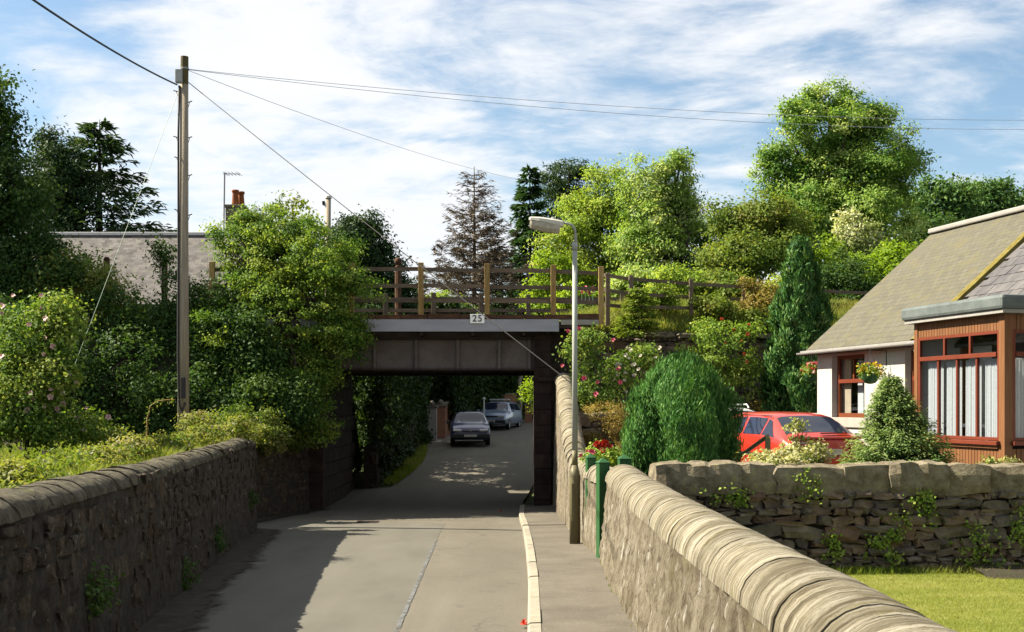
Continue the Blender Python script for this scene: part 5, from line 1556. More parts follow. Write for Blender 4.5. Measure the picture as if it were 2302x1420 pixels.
def car(name, label, loc, heading, st, paint, spec):
    """local +y is the car's nose"""
    t = empty(name, loc, heading); tag(t, label, 'car')
    cb = CarBody(st); bo = cb.body(paint, t)
    for s_ in spec.get('panels', []):
        nm, mat, quad, side = s_
        if side == 2:
            for sd in (1, -1): cb.panel(nm, mat, t, quad, side=sd)
        else: cb.panel(nm, mat, t, quad, side=side)
    wr = spec.get('wheel', .29); hw = spec['hw']
    for yy in spec['axles']:
        for sd in (1, -1):
            w = empty('wheel', (0, 0, 0)); w.parent = t
            def ring(r0, r1, x0, x1, mat, nm):
                mb = MB(); N = 20
                vs = []
                for r, x in ((r0, x0), (r1, x0), (r1, x1), (r0, x1)):
                    for k in range(N):
                        a = 2 * math.pi * k / N; vs.append((sd * x, yy + r * math.cos(a), wr + r * math.sin(a)))
                fs = [(q * N + k, q * N + (k + 1) % N, ((q + 1) % 4) * N + (k + 1) % N, ((q + 1) % 4) * N + k) for q in range(4) for k in range(N)]
                mb.add(vs, fs).build(nm, mat, w, local=True, smooth=False)
            ring(.18, wr, hw - .2, hw - .005, M['tyre'], 'tyre'); ring(.02, .18, hw - .19, hw - .015, M['alloy'], 'rim')
            mb = MB(); N = 18
            vs = [(sd * (hw + .003), yy, wr)] + [(sd * (hw + .003), yy + (wr + .05) * math.cos(a), max(.2, wr + (wr + .05) * math.sin(a))) for a in np.linspace(-.3, math.pi + .3, N)]
    for (nm, mat, b, bv) in spec.get('boxes', []):
        MB().box(*b).build(nm, mat, t, local=True, bevel=bv)
    for (nm, mat, pts, r) in spec.get('tubes', []):
        MB().tube(pts, r, 6).build(nm, mat, t, local=True)
    return t
# --- red hatchback in the drive, tail to the camera
ST_RED = [(-2.20, .76, .34, .60, .70, .63), (-2.16, .81, .27, .76, .74, .86), (-1.98, .83, .24, .86, .735, .955), (-1.22, .845, .22, .90, .585, 1.315), (-.75, .845, .22, .90, .60, 1.36), (.1, .845, .22, .90, .60, 1.365), (.55, .845, .22, .89, .58, 1.33), (1.22, .84, .22, .87, .72, .93), (1.85, .82, .24, .77, .70, .80), (2.14, .78, .28, .66, .66, .69), (2.2, .70, .36, .56, .6, .58)]
gl = M['car_glass']
red_spec = dict(hw=.83, axles=(-1.28, 1.30), wheel=.295,
    panels=[('rear_window', gl, ((2.12, 5.22), (2.90, 5.25), (2.90, 8.75), (2.12, 8.78)), 1), ('windscreen', gl, ((6.1, 5.2), (6.92, 5.2), (6.92, 8.8), (6.1, 8.8)), 1),
            ('side_window', gl, ((2.42, 4.12), (3.18, 4.12), (3.18, 4.86), (2.9, 4.86)), 2), ('side_window', gl, ((3.30, 4.12), (4.5, 4.12), (4.5, 4.88), (3.30, 4.88)), 2), ('side_window', gl, ((4.62, 4.12), (6.25, 4.12), (5.9, 4.86), (4.62, 4.88)), 2),
            ('door_gap', M['black'], ((4.54, 1.6), (4.57, 1.6), (4.57, 4.02), (4.54, 4.02)), 2), ('door_gap', M['black'], ((3.30, 1.9), (3.33, 1.9), (3.26, 4.02), (3.23, 4.02)), 2), ('side_moulding', M['black'], ((1.6, 2.85), (8.2, 2.85), (8.2, 3.05), (1.6, 3.05)), 2)],
    boxes=[('bumper', M['red_car'], (-.82, .82, -2.30, -2.14, .40, .56), .03), ('bumper_strip', M['black'], (-.83, .83, -2.31, -2.13, .30, .39), .02),
           ('tail_lamp', M['tail'], (-.76, -.42, -2.225, -2.14, .62, .77), .012), ('tail_lamp', M['tail'], (.42, .76, -2.225, -2.14, .62, .77), .012),
           ('indicator', M['amber'], (-.80, -.765, -2.215, -2.12, .62, .77), .008), ('indicator', M['amber'], (.765, .80, -2.215, -2.12, .62, .77), .008),
           ('number_plate', M['plate_w'], (-.26, .26, -2.232, -2.205, .60, .71), .004),
           ('name_badge', M['plate_w'], (-.60, -.40, -2.19, -2.17, .812, .835), .003),
           ('tailgate_lip', M['red_car'], (-.72, .72, -2.17, -2.03, .885, .93), .02),
           ('window_sticker', M['plate_w'], (-.50, -.41, -1.985, -1.965, 1.0, 1.03), 0),
           ('mirror', M['red_car'], (-.98, -.84, .62, .72, .90, 1.0), .02), ('mirror', M['red_car'], (.84, .98, .62, .72, .90, 1.0), .02), ('door_handle', M['black'], (-.865, -.845, -.35, -.18, .76, .79), .004), ('door_handle', M['black'], (-.865, -.845, .55, .72, .76, .79), .004)],
    tubes=[('wiper', M['black'], [(-.05, -2.0, .985), (.5, -1.97, .99)], .012), ('oval_badge', M['alloy'], [(.42, -2.185, .825), (.52, -2.185, .825)], .02), ('roof_gutter', M['black'], [(-.6, -1.2, 1.30), (-.61, .4, 1.325)], .008)])
car('red_hatchback', 'red hatchback parked in the drive with its tail towards the wall', (5.16, 22.9, .165), math.radians(13.6), ST_RED, M['red_car'], red_spec)
# --- white estate beyond it
ST_W = [(-2.1, .74, .32, .62, .68, .66), (-2.06, .80, .26, .80, .66, 1.0), (-1.9, .82, .24, .90, .58, 1.40), (-1.3, .83, .22, .92, .59, 1.45), (0, .83, .22, .92, .59, 1.45), (.5, .83, .22, .9, .57, 1.40), (1.1, .82, .22, .88, .72, .95), (1.8, .80, .24, .8, .7, .84), (2.1, .74, .3, .66, .64, .70)]
w_spec = dict(hw=.81, axles=(-1.25, 1.25), wheel=.29,
    panels=[('rear_window', gl, ((1.1, 5.15), (1.9, 5.2), (1.9, 8.8), (1.1, 8.85)), 1), ('windscreen', gl, ((5.1, 5.2), (5.92, 5.2), (5.92, 8.8), (5.1, 8.8)), 1), ('side_window', gl, ((2.2, 4.12), (3.4, 4.12), (3.4, 4.86), (2.2, 4.86)), 2), ('side_window', gl, ((3.5, 4.12), (5.2, 4.12), (4.9, 4.86), (3.5, 4.86)), 2)],
    boxes=[('bumper', M['black'], (-.8, .8, -2.2, -2.05, .34, .55), .03), ('tail_lamp', M['tail'], (-.78, -.5, -2.12, -2.03, .62, .8), .01), ('tail_lamp', M['tail'], (.5, .78, -2.12, -2.03, .62, .8), .01)],
    tubes=[('roof_rail', M['white_car'], [(.5, -1.7, 1.44), (.5, -1.6, 1.52), (.5, .2, 1.52), (.5, .3, 1.46)], .018), ('roof_rail', M['white_car'], [(-.5, -1.7, 1.44), (-.5, -1.6, 1.52), (-.5, .2, 1.52), (-.5, .3, 1.46)], .018)])
car('white_estate_car', 'white car with roof rails half hidden between clipped bush and red hatchback', (4.45, 27.6, .165), math.radians(13.6), ST_W, M['white_car'], w_spec)
# --- dark blue hatchback coming through the bridge, nose to the camera
ST_B = [(-1.95, .74, .34, .66, .62, .72), (-1.88, .80, .27, .84, .66, 1.0), (-1.55, .84, .24, .90, .585, 1.33), (-.9, .85, .22, .92, .60, 1.40), (.0, .85, .22, .92, .60, 1.41), (.4, .85, .22, .92, .58, 1.37), (1.15, .84, .22, .88, .72, .96), (1.65, .83, .23, .80, .70, .85), (1.95, .80, .25, .68, .66, .73), (2.06, .70, .30, .56, .58, .60)]
def front_spec(hl, grille, extra=(), hw=.835, tubes=()):
    return dict(hw=hw, axles=(-1.3, 1.25), wheel=.29,
    panels=[('windscreen', gl, ((5.08, 5.14), (5.93, 5.16), (5.93, 8.84), (5.08, 8.86)), 1), ('rear_window', gl, ((1.2, 5.2), (1.9, 5.2), (1.9, 8.8), (1.2, 8.8)), 1),
            ('side_window', gl, ((2.3, 4.12), (3.5, 4.12), (3.5, 4.88), (2.3, 4.88)), 2), ('side_window', gl, ((3.6, 4.12), (5.3, 4.12), (4.95, 4.86), (3.6, 4.88)), 2)],
    boxes=[('bumper', M['black'], (-.80, .80, 1.94, 2.13, .30, .50), .04), ('number_plate', M['plate_w'], (-.26, .26, 2.12, 2.142, .37, .47), .004),
           ('mirror', M['black'], (-1.0, -.84, .88, .98, .90, 1.02), .02), ('mirror', M['black'], (.84, 1.0, .88, .98, .90, 1.02), .02)] + list(hl) + list(extra),
    tubes=list(tubes))
hl1 = [('headlamp', M['headlamp'], (-.74, -.36, 1.99, 2.07, .585, .685), .03), ('headlamp', M['headlamp'], (.36, .74, 1.99, 2.07, .585, .685), .03), ('grille', M['black'], (-.35, .35, 2.0, 2.075, .575, .64), .02), ('bonnet_badge', M['alloy'], (-.05, .05, 2.07, 2.085, .60, .69), .02),
       ('tax_disc', M['plate_w'], (-.63, -.55, 1.118, 1.13, .985, 1.06), 0)]
p1 = P(1052, 1003, 48)
car('dark_blue_hatchback', 'dark blue hatchback with headlamps facing the camera beyond the bridge', (p1.x, 50.0, zr(49.6)), math.radians(180 + 3), ST_B, M['blue_car'], front_spec(hl1, 0, tubes=[('aerial', M['black'], [(0, .35, 1.39), (0, .1, 1.62)], .008)]))
ST_S = [(-2.2, .76, .34, .66, .62, .72), (-2.12, .80, .27, .84, .66, 1.0), (-1.9, .84, .24, .92, .585, 1.36), (-.9, .85, .22, .92, .60, 1.42), (.0, .85, .22, .92, .60, 1.43), (.5, .85, .22, .92, .58, 1.39), (1.15, .84, .22, .90, .74, .98), (1.75, .83, .23, .84, .74, .89), (2.1, .80, .25, .74, .72, .80), (2.22, .74, .30, .60, .66, .66)]
hl2 = [('headlamp', M['headlamp'], (-.74, -.42, 2.16, 2.235, .60, .72), .02), ('headlamp', M['headlamp'], (.42, .74, 2.16, 2.235, .60, .72), .02), ('grille', M['black'], (-.40, .40, 2.16, 2.225, .62, .71), .01),
       ('ladder_rack', M['white_paint'], (-.52, .52, -.2, .1, 1.50, 1.57), .015), ('rack_foot', M['black'], (-.5, -.44, -.1, 0, 1.42, 1.5), 0), ('rack_foot', M['black'], (.44, .5, -.1, 0, 1.42, 1.5), 0)]
sp2 = front_spec(hl2, 0)
sp2['boxes'] = [(n, (M['silver_car'] if n == 'mirror' else m), (b[0], b[1], b[2] + .1, b[3] + .1, b[4], b[5]) if n in ('bumper', 'number_plate') else b, v) for n, m, b, v in sp2['boxes']]
p2 = P(1122, 966, 59)
car('silver_blue_estate', 'silver blue car with a pale roof rack following the dark blue hatchback', (p2.x, 61.0, zr(60.4)), math.radians(180 - 12), ST_S, M['silver_car'], sp2)

# ================================================================== BEYOND THE BRIDGE
def hedge(name, label, a, b, width, z0, z1, leaf, seed, n=900, nper=26, L=.10, Wd=.06):
    rng = np.random.default_rng(seed); a, b = np.array(a, float), np.array(b, float)
    o = empty(name, ((a[0] + b[0]) / 2, (a[1] + b[1]) / 2, z0)); tag(o, label, 'hedge')
    f = rng.random(n); u = rng.uniform(-1, 1, n); sgn = rng.random(n)
    u = np.where(sgn < .7, np.sign(u) * (1 - .25 * rng.random(n)), u); z = np.where(sgn < .7, rng.uniform(z0, z1, n), z1 - .15 * rng.random(n))
    d = (b - a) / np.linalg.norm(b - a); nv = np.array([-d[1], d[0]])
    C = np.zeros((n, 3)); C[:, :2] = a + (b - a) * f[:, None] + nv * (u * width / 2)[:, None]; C[:, 2] = z
    C += .25 * np.array([[mnoise.noise(Vector(c * .9)), mnoise.noise(Vector(c * .9 + 7)), mnoise.noise(Vector(c * .9 + 3)) * 1.2] for c in C])
    O = np.zeros((n, 3)); O[:, :2] = nv * u[:, None]; O[:, 2] = .3
    idx = np.repeat(np.arange(n), nper); N = len(idx)
    c = C[idx] + rng.normal(0, .12, (N, 3)); sz = rng.uniform(.6, 1.3, N)
    tn = np.clip(rng.normal(.5, .2, n), 0, 1)
    leaf_mesh('foliage', c, O[idx] + rng.normal(0, .6, (N, 3)), rng.normal(size=(N, 3)) + [0, 0, -.2], L * sz, Wd * sz, tn[idx] + rng.normal(0, .12, N), G[leaf], o)
    MB().tube([((a[0] + b[0]) / 2, (a[1] + b[1]) / 2, z0 - .3), ((a[0] + b[0]) / 2, (a[1] + b[1]) / 2, (z0 + z1) / 2)], [.08, .04], 6).build('trunk', M['bark'], o)
    return o
def beyond():
    # dark stone wall with hedge on the left after the bridge
    t = empty('lane_wall', (-4.1, 42, zr(42))); tag(t, 'low dark stone wall under a tall hedge beyond the bridge', 'wall')
    face = [(-4.25, 36.2), (-3.95, 44), (-3.75, 51.2)]
    mb = face_grid(face[::-1], lambda p: zr(p.y) - .2, lambda p: zr(p.y) + 1.25, .5, 0, .03, 81, .4)
    mb.build('wall_body', M['mortar'], t, smooth=True)
    rubble(t, face, lambda p: zr(p.y) - .05, lambda p: zr(p.y) + 1.2, SV, 83, ch=(.28, .42), asp=(1.2, 2.2), depth=.2, proud=.07)
    hedge('tall_hedge', 'tall shaded hedge over the stone wall just beyond the bridge', (-4.9, 36.4), (-4.5, 50.5), 1.5, -.6, 4.6, 'hedge', 84, 1800, 30, L=.17, Wd=.11)
    # grass verge
    rows = [[(-4.15 + .12 * k / 3 * (2.5 + 3.2 * math.sin(min(1, max(0, (y - 36) / 12)) * 3.14)), y, zr(y) + .05 - .02 * k) for k in range(4)] for y in np.linspace(36.2, 51, 30)]
    o = MB().grid(rows).build('verge', M['ground']); tag(o, kind='structure')
    rng = np.random.default_rng(3); n = 5000; y = rng.uniform(36.5, 50.5, n); x = -4.05 + rng.random(n) * (.3 + .45 * np.sin((y - 36) / 14 * 3.14))
    z = np.array([zr(q) for q in y]) + .03
    o = blades('verge_grass', np.stack([x, y, z], 1), .16, .03, G['grass'], 5); tag(o, 'strip of green grass along the foot of the lane wall', 'grass', kind='stuff')
    # brick gate pillars
    for k, (px, d, lb) in enumerate(((971, 52.2, 'brick gate pillar coloured pale as if sunlit beside the dark blue hatchback'), (991, 53.5, 'red brick gate pillar with cap behind the dark blue hatchback'))):
        c = P(px, 1000, d); z0 = zr(d); h = 1.45
        t = empty('gate_pillar', (c.x, d, z0)); tag(t, lb, 'gate pillar', 'brick gate pillars on the lane')
        MB().box(c.x - .22, c.x + .22, d - .22, d + .22, z0 - .2, z0 + h).build('shaft', M['brick_red'] if k else M['harl_grey'], t, bevel=.01)  # first brick shaft: sunlight put into a pale stone colour
        MB().box(c.x - .28, c.x + .28, d - .28, d + .28, z0 + h + .001, z0 + h + .1).build('cap', M['chimney'], t, bevel=.02)
        MB().lathe([(.1, 0), (.13, .08), (.1, .18), (.03, .24)], (c.x, d, z0 + h + .101), 10).build('finial', M['chimney'], t, smooth=True)
    # brick garden wall with hedge round the bend
    t = empty('brick_wall', (-1.5, 66, zr(66))); tag(t, 'dark brick garden wall at the bend behind the two cars', 'wall')
    pts = [(-3.3, 54.3), (-2.6, 60), (-1.0, 67), (1.6, 73), (5.5, 77)]
    mb = MB()
    rows = [[(x, y, zr(y) - .3), (x, y, zr(y) + 1.5), (x - .3, y + .25, zr(y) + 1.5), (x - .3, y + .25, zr(y) - .3)] for x, y in pts]
    mb.grid([r[::-1] for r in rows]).build('wall_body', M['brick_red'], t)
    MB().grid([[(x + .05, y - .05, zr(y) + 1.502), (x + .05, y - .05, zr(y) + 1.58), (x - .36, y + .3, zr(y) + 1.58), (x - .36, y + .3, zr(y) + 1.502)] for x, y in pts]).build('coping', M['chimney'], t)
    hedge('clipped_hedge', 'high clipped conifer hedge above the brick wall at the bend', (-3.7, 56), (-1.4, 69), 1.8, .6, 6.6, 'hedge', 86, 1700, 30, L=.22, Wd=.14)
    hedge('back_hedge', 'dark hedge closing the lane behind the silver blue car', (-1.2, 70.5), (9, 82), 2.6, .8, 7.5, 'dark', 87, 2300, 32, L=.3, Wd=.2)
    hedge('shrubbery_hedge', 'dark shrubbery filling the left of the lane behind the tall hedge', (-7.5, 53), (-3.2, 72), 3.0, .2, 6.5, 'dark', 88, 1500, 30, L=.28, Wd=.18)
    c = P(1088, 930, 56)
    t = empty('marker_post', c); tag(t, 'thin white marker post beside the silver blue car', 'post')
    MB().tube([(c.x, c.y, zr(56) - .1), (c.x, c.y, P(0, 898, 56).z)], .04, 6).build('shaft', M['white_paint'], t); MB().lathe([(.04, -.07), (.075, -.03), (.075, .03), (.03, .07)], (c.x, c.y, P(0, 896, 56).z), 10).build('knob', M['white_paint'], t, smooth=True)
    for px, d, r, lb in ((1166, 68, .16, 'pale lichen-covered tree trunk behind the silver blue car'), (1186, 70, .12, 'slim pale trunk beside the thicker one beyond the bridge')):
        c = P(px, 900, d)
        tree('lane_tree', lb, (c.x, d, zr(d)), [(c.x + .5, d, 7, 2.4, 2.0, 2.4), (c.x - 1, d + 1, 6, 1.8, 1.8, 1.6)], 'dark', 200, 24, .45, .16, .10, int(px), trunk=r, bark='pole_wood', group='trees by the lane')
    c = P(1192, 880, 50)
    tree('leafy_shrub', 'bright green leafy shrub seen past the bridge pier', (c.x + .4, 52, zr(52)), [Lb(1192, 890, 22, 34, 52), Lb(1215, 870, 26, 40, 52)], 'lime', 60, 16, .3, .14, .09, 91, trunk=.05, cat='shrub')
    t = empty('brick_pier', (1.9, 64, zr(64))); tag(t, 'small red brick pier under the bright shrub beyond the bridge', 'pier')
    c = P(1188, 915, 66); MB().box(c.x - .2, c.x + .2, 65.8, 66.2, zr(66) - .2, zr(66) + 1.0).build('shaft', M['brick_red'], t); MB().box(c.x - .25, c.x + .25, 65.75, 66.25, zr(66) + 1.001, zr(66) + 1.08).build('cap', M['chimney'], t)
beyond()

# ================================================================== TREES AND PLANTS, LEFT SIDE
# hawthorn at the bridge end
hw = [Lb(650, 600, 150, 95, 29.6), Lb(560, 560, 85, 80, 29.6), Lb(725, 640, 105, 90, 29.0), Lb(610, 740, 170, 110, 29.2), Lb(720, 760, 85, 80, 28.9), Lb(520, 830, 120, 110, 29.4), Lb(640, 880, 110, 90, 28.9), Lb(800, 640, 52, 42, 28.8), Lb(680, 950, 80, 50, 28.4), Lb(690, 850, 60, 70, 28.8), Lb(775, 755, 45, 45, 28.9), Lb(690, 520, 50, 40, 29.8), Lb(520, 530, 45, 45, 29.6), Lb(560, 500, 40, 30, 29.6), Lb(480, 720, 70, 90, 29.4), Lb(600, 500, 40, 34, 29.7)]
tree('hawthorn_tree', 'big sunlit hawthorn overhanging the left end of the bridge', (-5.9, 29.2, lbank_z(-5.9, 29.2)), hw, 'hawthorn', 1750, 64, .23, .066, .045, 101, trunk=.2, shell=.62, rough=.45, tvar=.26, flat=.45)
sh = [Lb(655, 460, 32, 32, 31.5), Lb(620, 470, 20, 30, 31.5), Lb(690, 500, 30, 30, 31.5)]
tree('elder_sapling', 'sapling with loose leafy shoots standing up behind the hawthorn top', (P(655, 600, 31.5).x, 31.5, 3.8), sh, 'olive', 70, 9, .22, .11, .07, 102, trunk=.05, rough=.5)
# big tree at the left edge of the picture
lt = [Lb(-140, 330, 190, 190, 31), Lb(-20, 300, 70, 110, 30), Lb(-60, 480, 150, 130, 30), Lb(20, 440, 75, 110, 29.5), Lb(-230, 520, 160, 160, 31), Lb(-20, 210, 45, 60, 30.5)]
tree('dark_broadleaf_tree', 'tall dark broadleaf tree cut by the left edge of the picture', (P(-120, 0, 31).x, 31, 2.5), lt, 'dark', 1200, 46, .38, .11, .07, 103, trunk=.3, rough=.3)
cd = [(P(215, 600, 40).x, 40, 3.6)]
ced = [Lb(215, 330, 48, 50, 40), Lb(140, 370, 65, 60, 40), Lb(230, 410, 90, 50, 40), Lb(300, 450, 60, 32, 39), Lb(150, 460, 90, 60, 40), Lb(330, 490, 62, 24, 39), Lb(240, 500, 100, 35, 40), Lb(90, 430, 60, 90, 40), Lb(222, 290, 20, 30, 40)]
conifer('cedar_tree', 'dark ragged cedar with level branches above the slate roof', (P(222, 0, 60).x, 60, 2.0), P(224, 268, 60), 7.6, 'dark2', 104, whorls=52, per=9, droop=.12, curl=.12, spray=46, L=.42, Wd=.13, shape=.68, trunk=.4, gap=.3, start=.3, tv=.25)
tree('dark_yew', 'dark rounded tree between the picture-edge tree and the cedar', (P(110, 0, 58).x, 58, 2), [Lb(130, 380, 55, 60, 58), Lb(90, 440, 70, 90, 58), Lb(160, 450, 60, 70, 58), Lb(110, 330, 30, 40, 58), Lb(100, 520, 90, 60, 58)], 'dark2', 520, 36, .5, .2, .09, 105, trunk=.35, rough=.4)
# dark undergrowth mass between, in separate bushes
for i, (px, py, rx, ry, d, lf, lb) in enumerate((
        (70, 620, 110, 110, 29.5, 'dark', 'dark shrub mass below the tall tree at the picture edge'),
        (190, 660, 100, 110, 29.8, 'olive', 'dull olive shrub in front of the slate roof'),
        (310, 760, 110, 110, 29.0, 'dark', 'dark thicket between stay wire and telegraph pole'),
        (450, 760, 90, 130, 29.2, 'dark', 'dark thicket right behind the telegraph pole'),
        (230, 880, 160, 120, 27.5, 'dark', 'shaded lower bushes behind the roses and stay wire'),
        (440, 900, 110, 100, 27.5, 'dark', 'shaded bush at the foot of the telegraph pole'),
        (60, 830, 120, 150, 27.0, 'dark', 'deep shaded bush behind the pink rose bush'),
        (560, 800, 80, 110, 28.3, 'dark', 'dark ivy-like shrub under the hawthorn next to the pole'),
        (610, 900, 80, 70, 27.8, 'dark', 'dark low shrub above the recessed wall by the bridge'))):
    c = P(px, py, d)
    tree('thicket', lb, (c.x, d, lbank_z(c.x, d)), [Lb(px, py, rx, ry, d), Lb(px - rx * .5, py + 20, rx * .6, ry * .7, d + .3), Lb(px + rx * .5, py + 30, rx * .6, ry * .7, d - .3)], lf, 420, 34, .3, .09, .06, 110 + i, trunk=.08, cat='shrub', group='bushes on the left bank', rough=.32)
for i, (px, py, rx, ry, d, lb) in enumerate(((525, 950, 48, 40, 25.3, 'bramble mound at the end of the roadside wall'), (595, 962, 42, 34, 26.6, 'bramble mound over the recessed dark wall'))):
    c = P(px, py, d)
    tree('bramble_mound', lb, (c.x, d, .7), [Lb(px, py, rx, ry, d), Lb(px + rx * .5, py + 14, rx * .6, ry * .7, d)], 'olive', 220, 26, .16, .06, .04, 190 + i, trunk=.03, cat='bush', group='brambles by the recessed wall')
c = P(370, 590, 31)
tree('leggy_shrub', 'thin dark shrub sprig against the slate roof beside the pole', (c.x, 31, 3.7), [Lb(370, 590, 26, 38, 31), Lb(355, 560, 10, 22, 31), Lb(385, 570, 12, 25, 31)], 'dark', 50, 16, .2, .09, .05, 121, trunk=.03, cat='shrub', rough=.5)
# rose bush on the bank
rb = [Lb(60, 760, 95, 95, 17.5), Lb(130, 720, 50, 55, 17.3), Lb(40, 860, 90, 80, 17), Lb(100, 880, 70, 60, 17.2), Lb(15, 930, 70, 60, 16.8), Lb(130, 830, 40, 60, 17.2), Lb(60, 970, 110, 45, 17), Lb(170, 960, 70, 40, 17.6)]
ro = tree('rose_bush', 'tall wild rose bush dotted with pink blooms above the roadside wall', (P(60, 0, 17.3).x, 17.3, lbank_z(P(60, 0, 17.3).x, 17.3)), rb, 'rose', 850, 28, .22, .06, .042, 131, trunk=.04, cat='bush', rough=.4, tintbase=.55)
rg = np.random.default_rng(5)
C, O, k = sample_lobes(rb, 90, rg, .95, .3)
blooms(ro, M['rose_pale'], [tuple(C[i] + O[i] * .08) for i in range(90) if O[i][1] < .35], .042, 3)
# arching bramble
def bramble():
    a, b, c = P(330, 985, 22), P(345, 905, 22), P(395, 898, 22)
    t = empty('bramble', a); tag(t, 'single bramble cane arching beside the telegraph pole', 'plant')
    pts = [a, P(331, 940, 22), P(338, 912, 22), P(355, 901, 22), P(378, 898, 22), c]
    MB().tube(pts, [.02, .016, .013, .011, .009, .006], 5).build('stem', M['post_wood'], t)
    rng = np.random.default_rng(2); N = 70; f = rng.random(N) * 5; i = f.astype(int); pp = np.array([list(p) for p in pts])
    q = pp[i] + (pp[np.minimum(i + 1, 5)] - pp[i]) * (f - i)[:, None] + rng.normal(0, .035, (N, 3))
    leaf_mesh('leaves', q, rng.normal(size=(N, 3)) + [0, 0, 1], rng.normal(size=(N, 3)), .06, .04, rng.random(N), G['olive'], t)
bramble()
def bank_grass():
    rng = np.random.default_rng(17)
    n = 90000
    y = rng.uniform(4.5, 26, n); e = rng.random(n) ** 1.9 * 9 + .28
    x = np.array([xl(v) for v in y]) - .30 - e
    px = CX + x / y * F
    ok = px > -120; x, y, e = x[ok], y[ok], e[ok]
    z = np.array([lbank_z(a, b) for a, b in zip(x, y)]) - .02
    fringe = np.exp(-(e - .15) / .5) * .12
    hgt = .10 + fringe + .16 * (np.array([mnoise.noise(Vector((a * .7, b * .7, 1))) for a, b in zip(x, y)]) + .4).clip(0, 1)
    o = blades('bank_grass', np.stack([x, y, z], 1), hgt, .011, G['grass'], 6, lean=.5, tb=.45); tag(o, 'rank sunlit grass covering the bank behind the roadside wall', 'grass', kind='stuff')
    # leafy weeds among it, each clump a plant
    spots = [(470, 985, 20.5, 45, 26), (540, 960, 22, 40, 30), (380, 1005, 17.5, 45, 20), (300, 1010, 15.5, 50, 26), (215, 1030, 14, 50, 24), (120, 1060, 12, 45, 26), (30, 1075, 10.5, 40, 26), (440, 950, 23.5, 36, 24), (250, 990, 18, 45, 22), (580, 975, 23, 26, 20), (610, 985, 26.6, 45, 30), (670, 985, 28.3, 45, 28)]
    labs = ['leafy weed clump midway along the top of the roadside wall', 'bright weed clump at the end of the roadside wall', 'weed clump in the grass left of the telegraph pole foot', 'nettle clump below the arching bramble', 'weed clump on the bank under the rose bush', 'weed clump close behind the wall near the picture edge', 'weed clump cut by the left picture edge', 'weed clump at the foot of the telegraph pole', 'weed clump between rose bush and bramble', 'trailing weeds hanging over the wall end', 'dim weeds on the recessed dark wall', 'dim weeds on the dark wall next to the bridge pier']
    # low leafy fringe of weeds right behind the cope
    rr_ = np.random.default_rng(77); fl = []
    for yv in np.linspace(5.5, 22.5, 44):
        ee = rr_.uniform(.35, .9); r_ = rr_.uniform(.16, .32)
        fl.append((xl(yv) - .30 - ee, yv, .86 + rr_.uniform(-.06, .08), r_ * 1.2, r_ * 1.4, r_ * rr_.uniform(.7, 1.2)))
    o = foliage('bank_weeds', fl, G['grass'], None, 900, 22, .13, .05, .022, 78, dirup=.7, rough=.5, shell=.2, tintbase=.45); tag(o, 'leafy weeds fringing the bank just behind the roadside wall cope', 'weeds', kind='stuff')
    for i, ((px, py, d, rx, ry), lb) in enumerate(zip(spots, labs)):
        c = P(px, py, d)
        o = empty('weed_clump', (c.x, c.y, lbank_z(min(c.x, xl(d) - .35), d))); tag(o, lb, 'weeds', 'weeds on the left bank')
        foliage('leaves', [Lb(px, py, rx, ry, d)], G['grass'], o, 90, 16, .12, .055, .035, 140 + i, tintbase=.5)
        rr = np.random.default_rng(i); C_, O_, k_ = sample_lobes([Lb(px, py, rx, ry, d)], 14, rr, .95)
        blooms(o, M['cream'], [tuple(q) for q, w in zip(C_, O_) if w[2] > 0][:5], .022, i, 'blossom')
bank_grass()
def foot_plants():
    for i, (px, py, d, lb) in enumerate(((415, 1290, 13.2, 'small green weed at the foot of the shaded roadside wall'), (470, 1210, 16.4, 'ivy tuft low on the shaded roadside wall'), (120, 1330, 8.6, 'dark fern tuft on the near part of the roadside wall'), (560, 1120, 21.5, 'hanging weed near the end of the roadside wall'))):
        x = xl(d) + .06; z = EYE - (py - HY) / F * d
        o = empty('wall_weed', (x, d, z)); tag(o, lb, 'weed', 'weeds on the roadside wall')
        foliage('leaves', [(x, d, z, .09, .22, .16)], G['dark'], o, 26, 12, .07, .05, .03, 160 + i, tintbase=.7)
foot_plants()

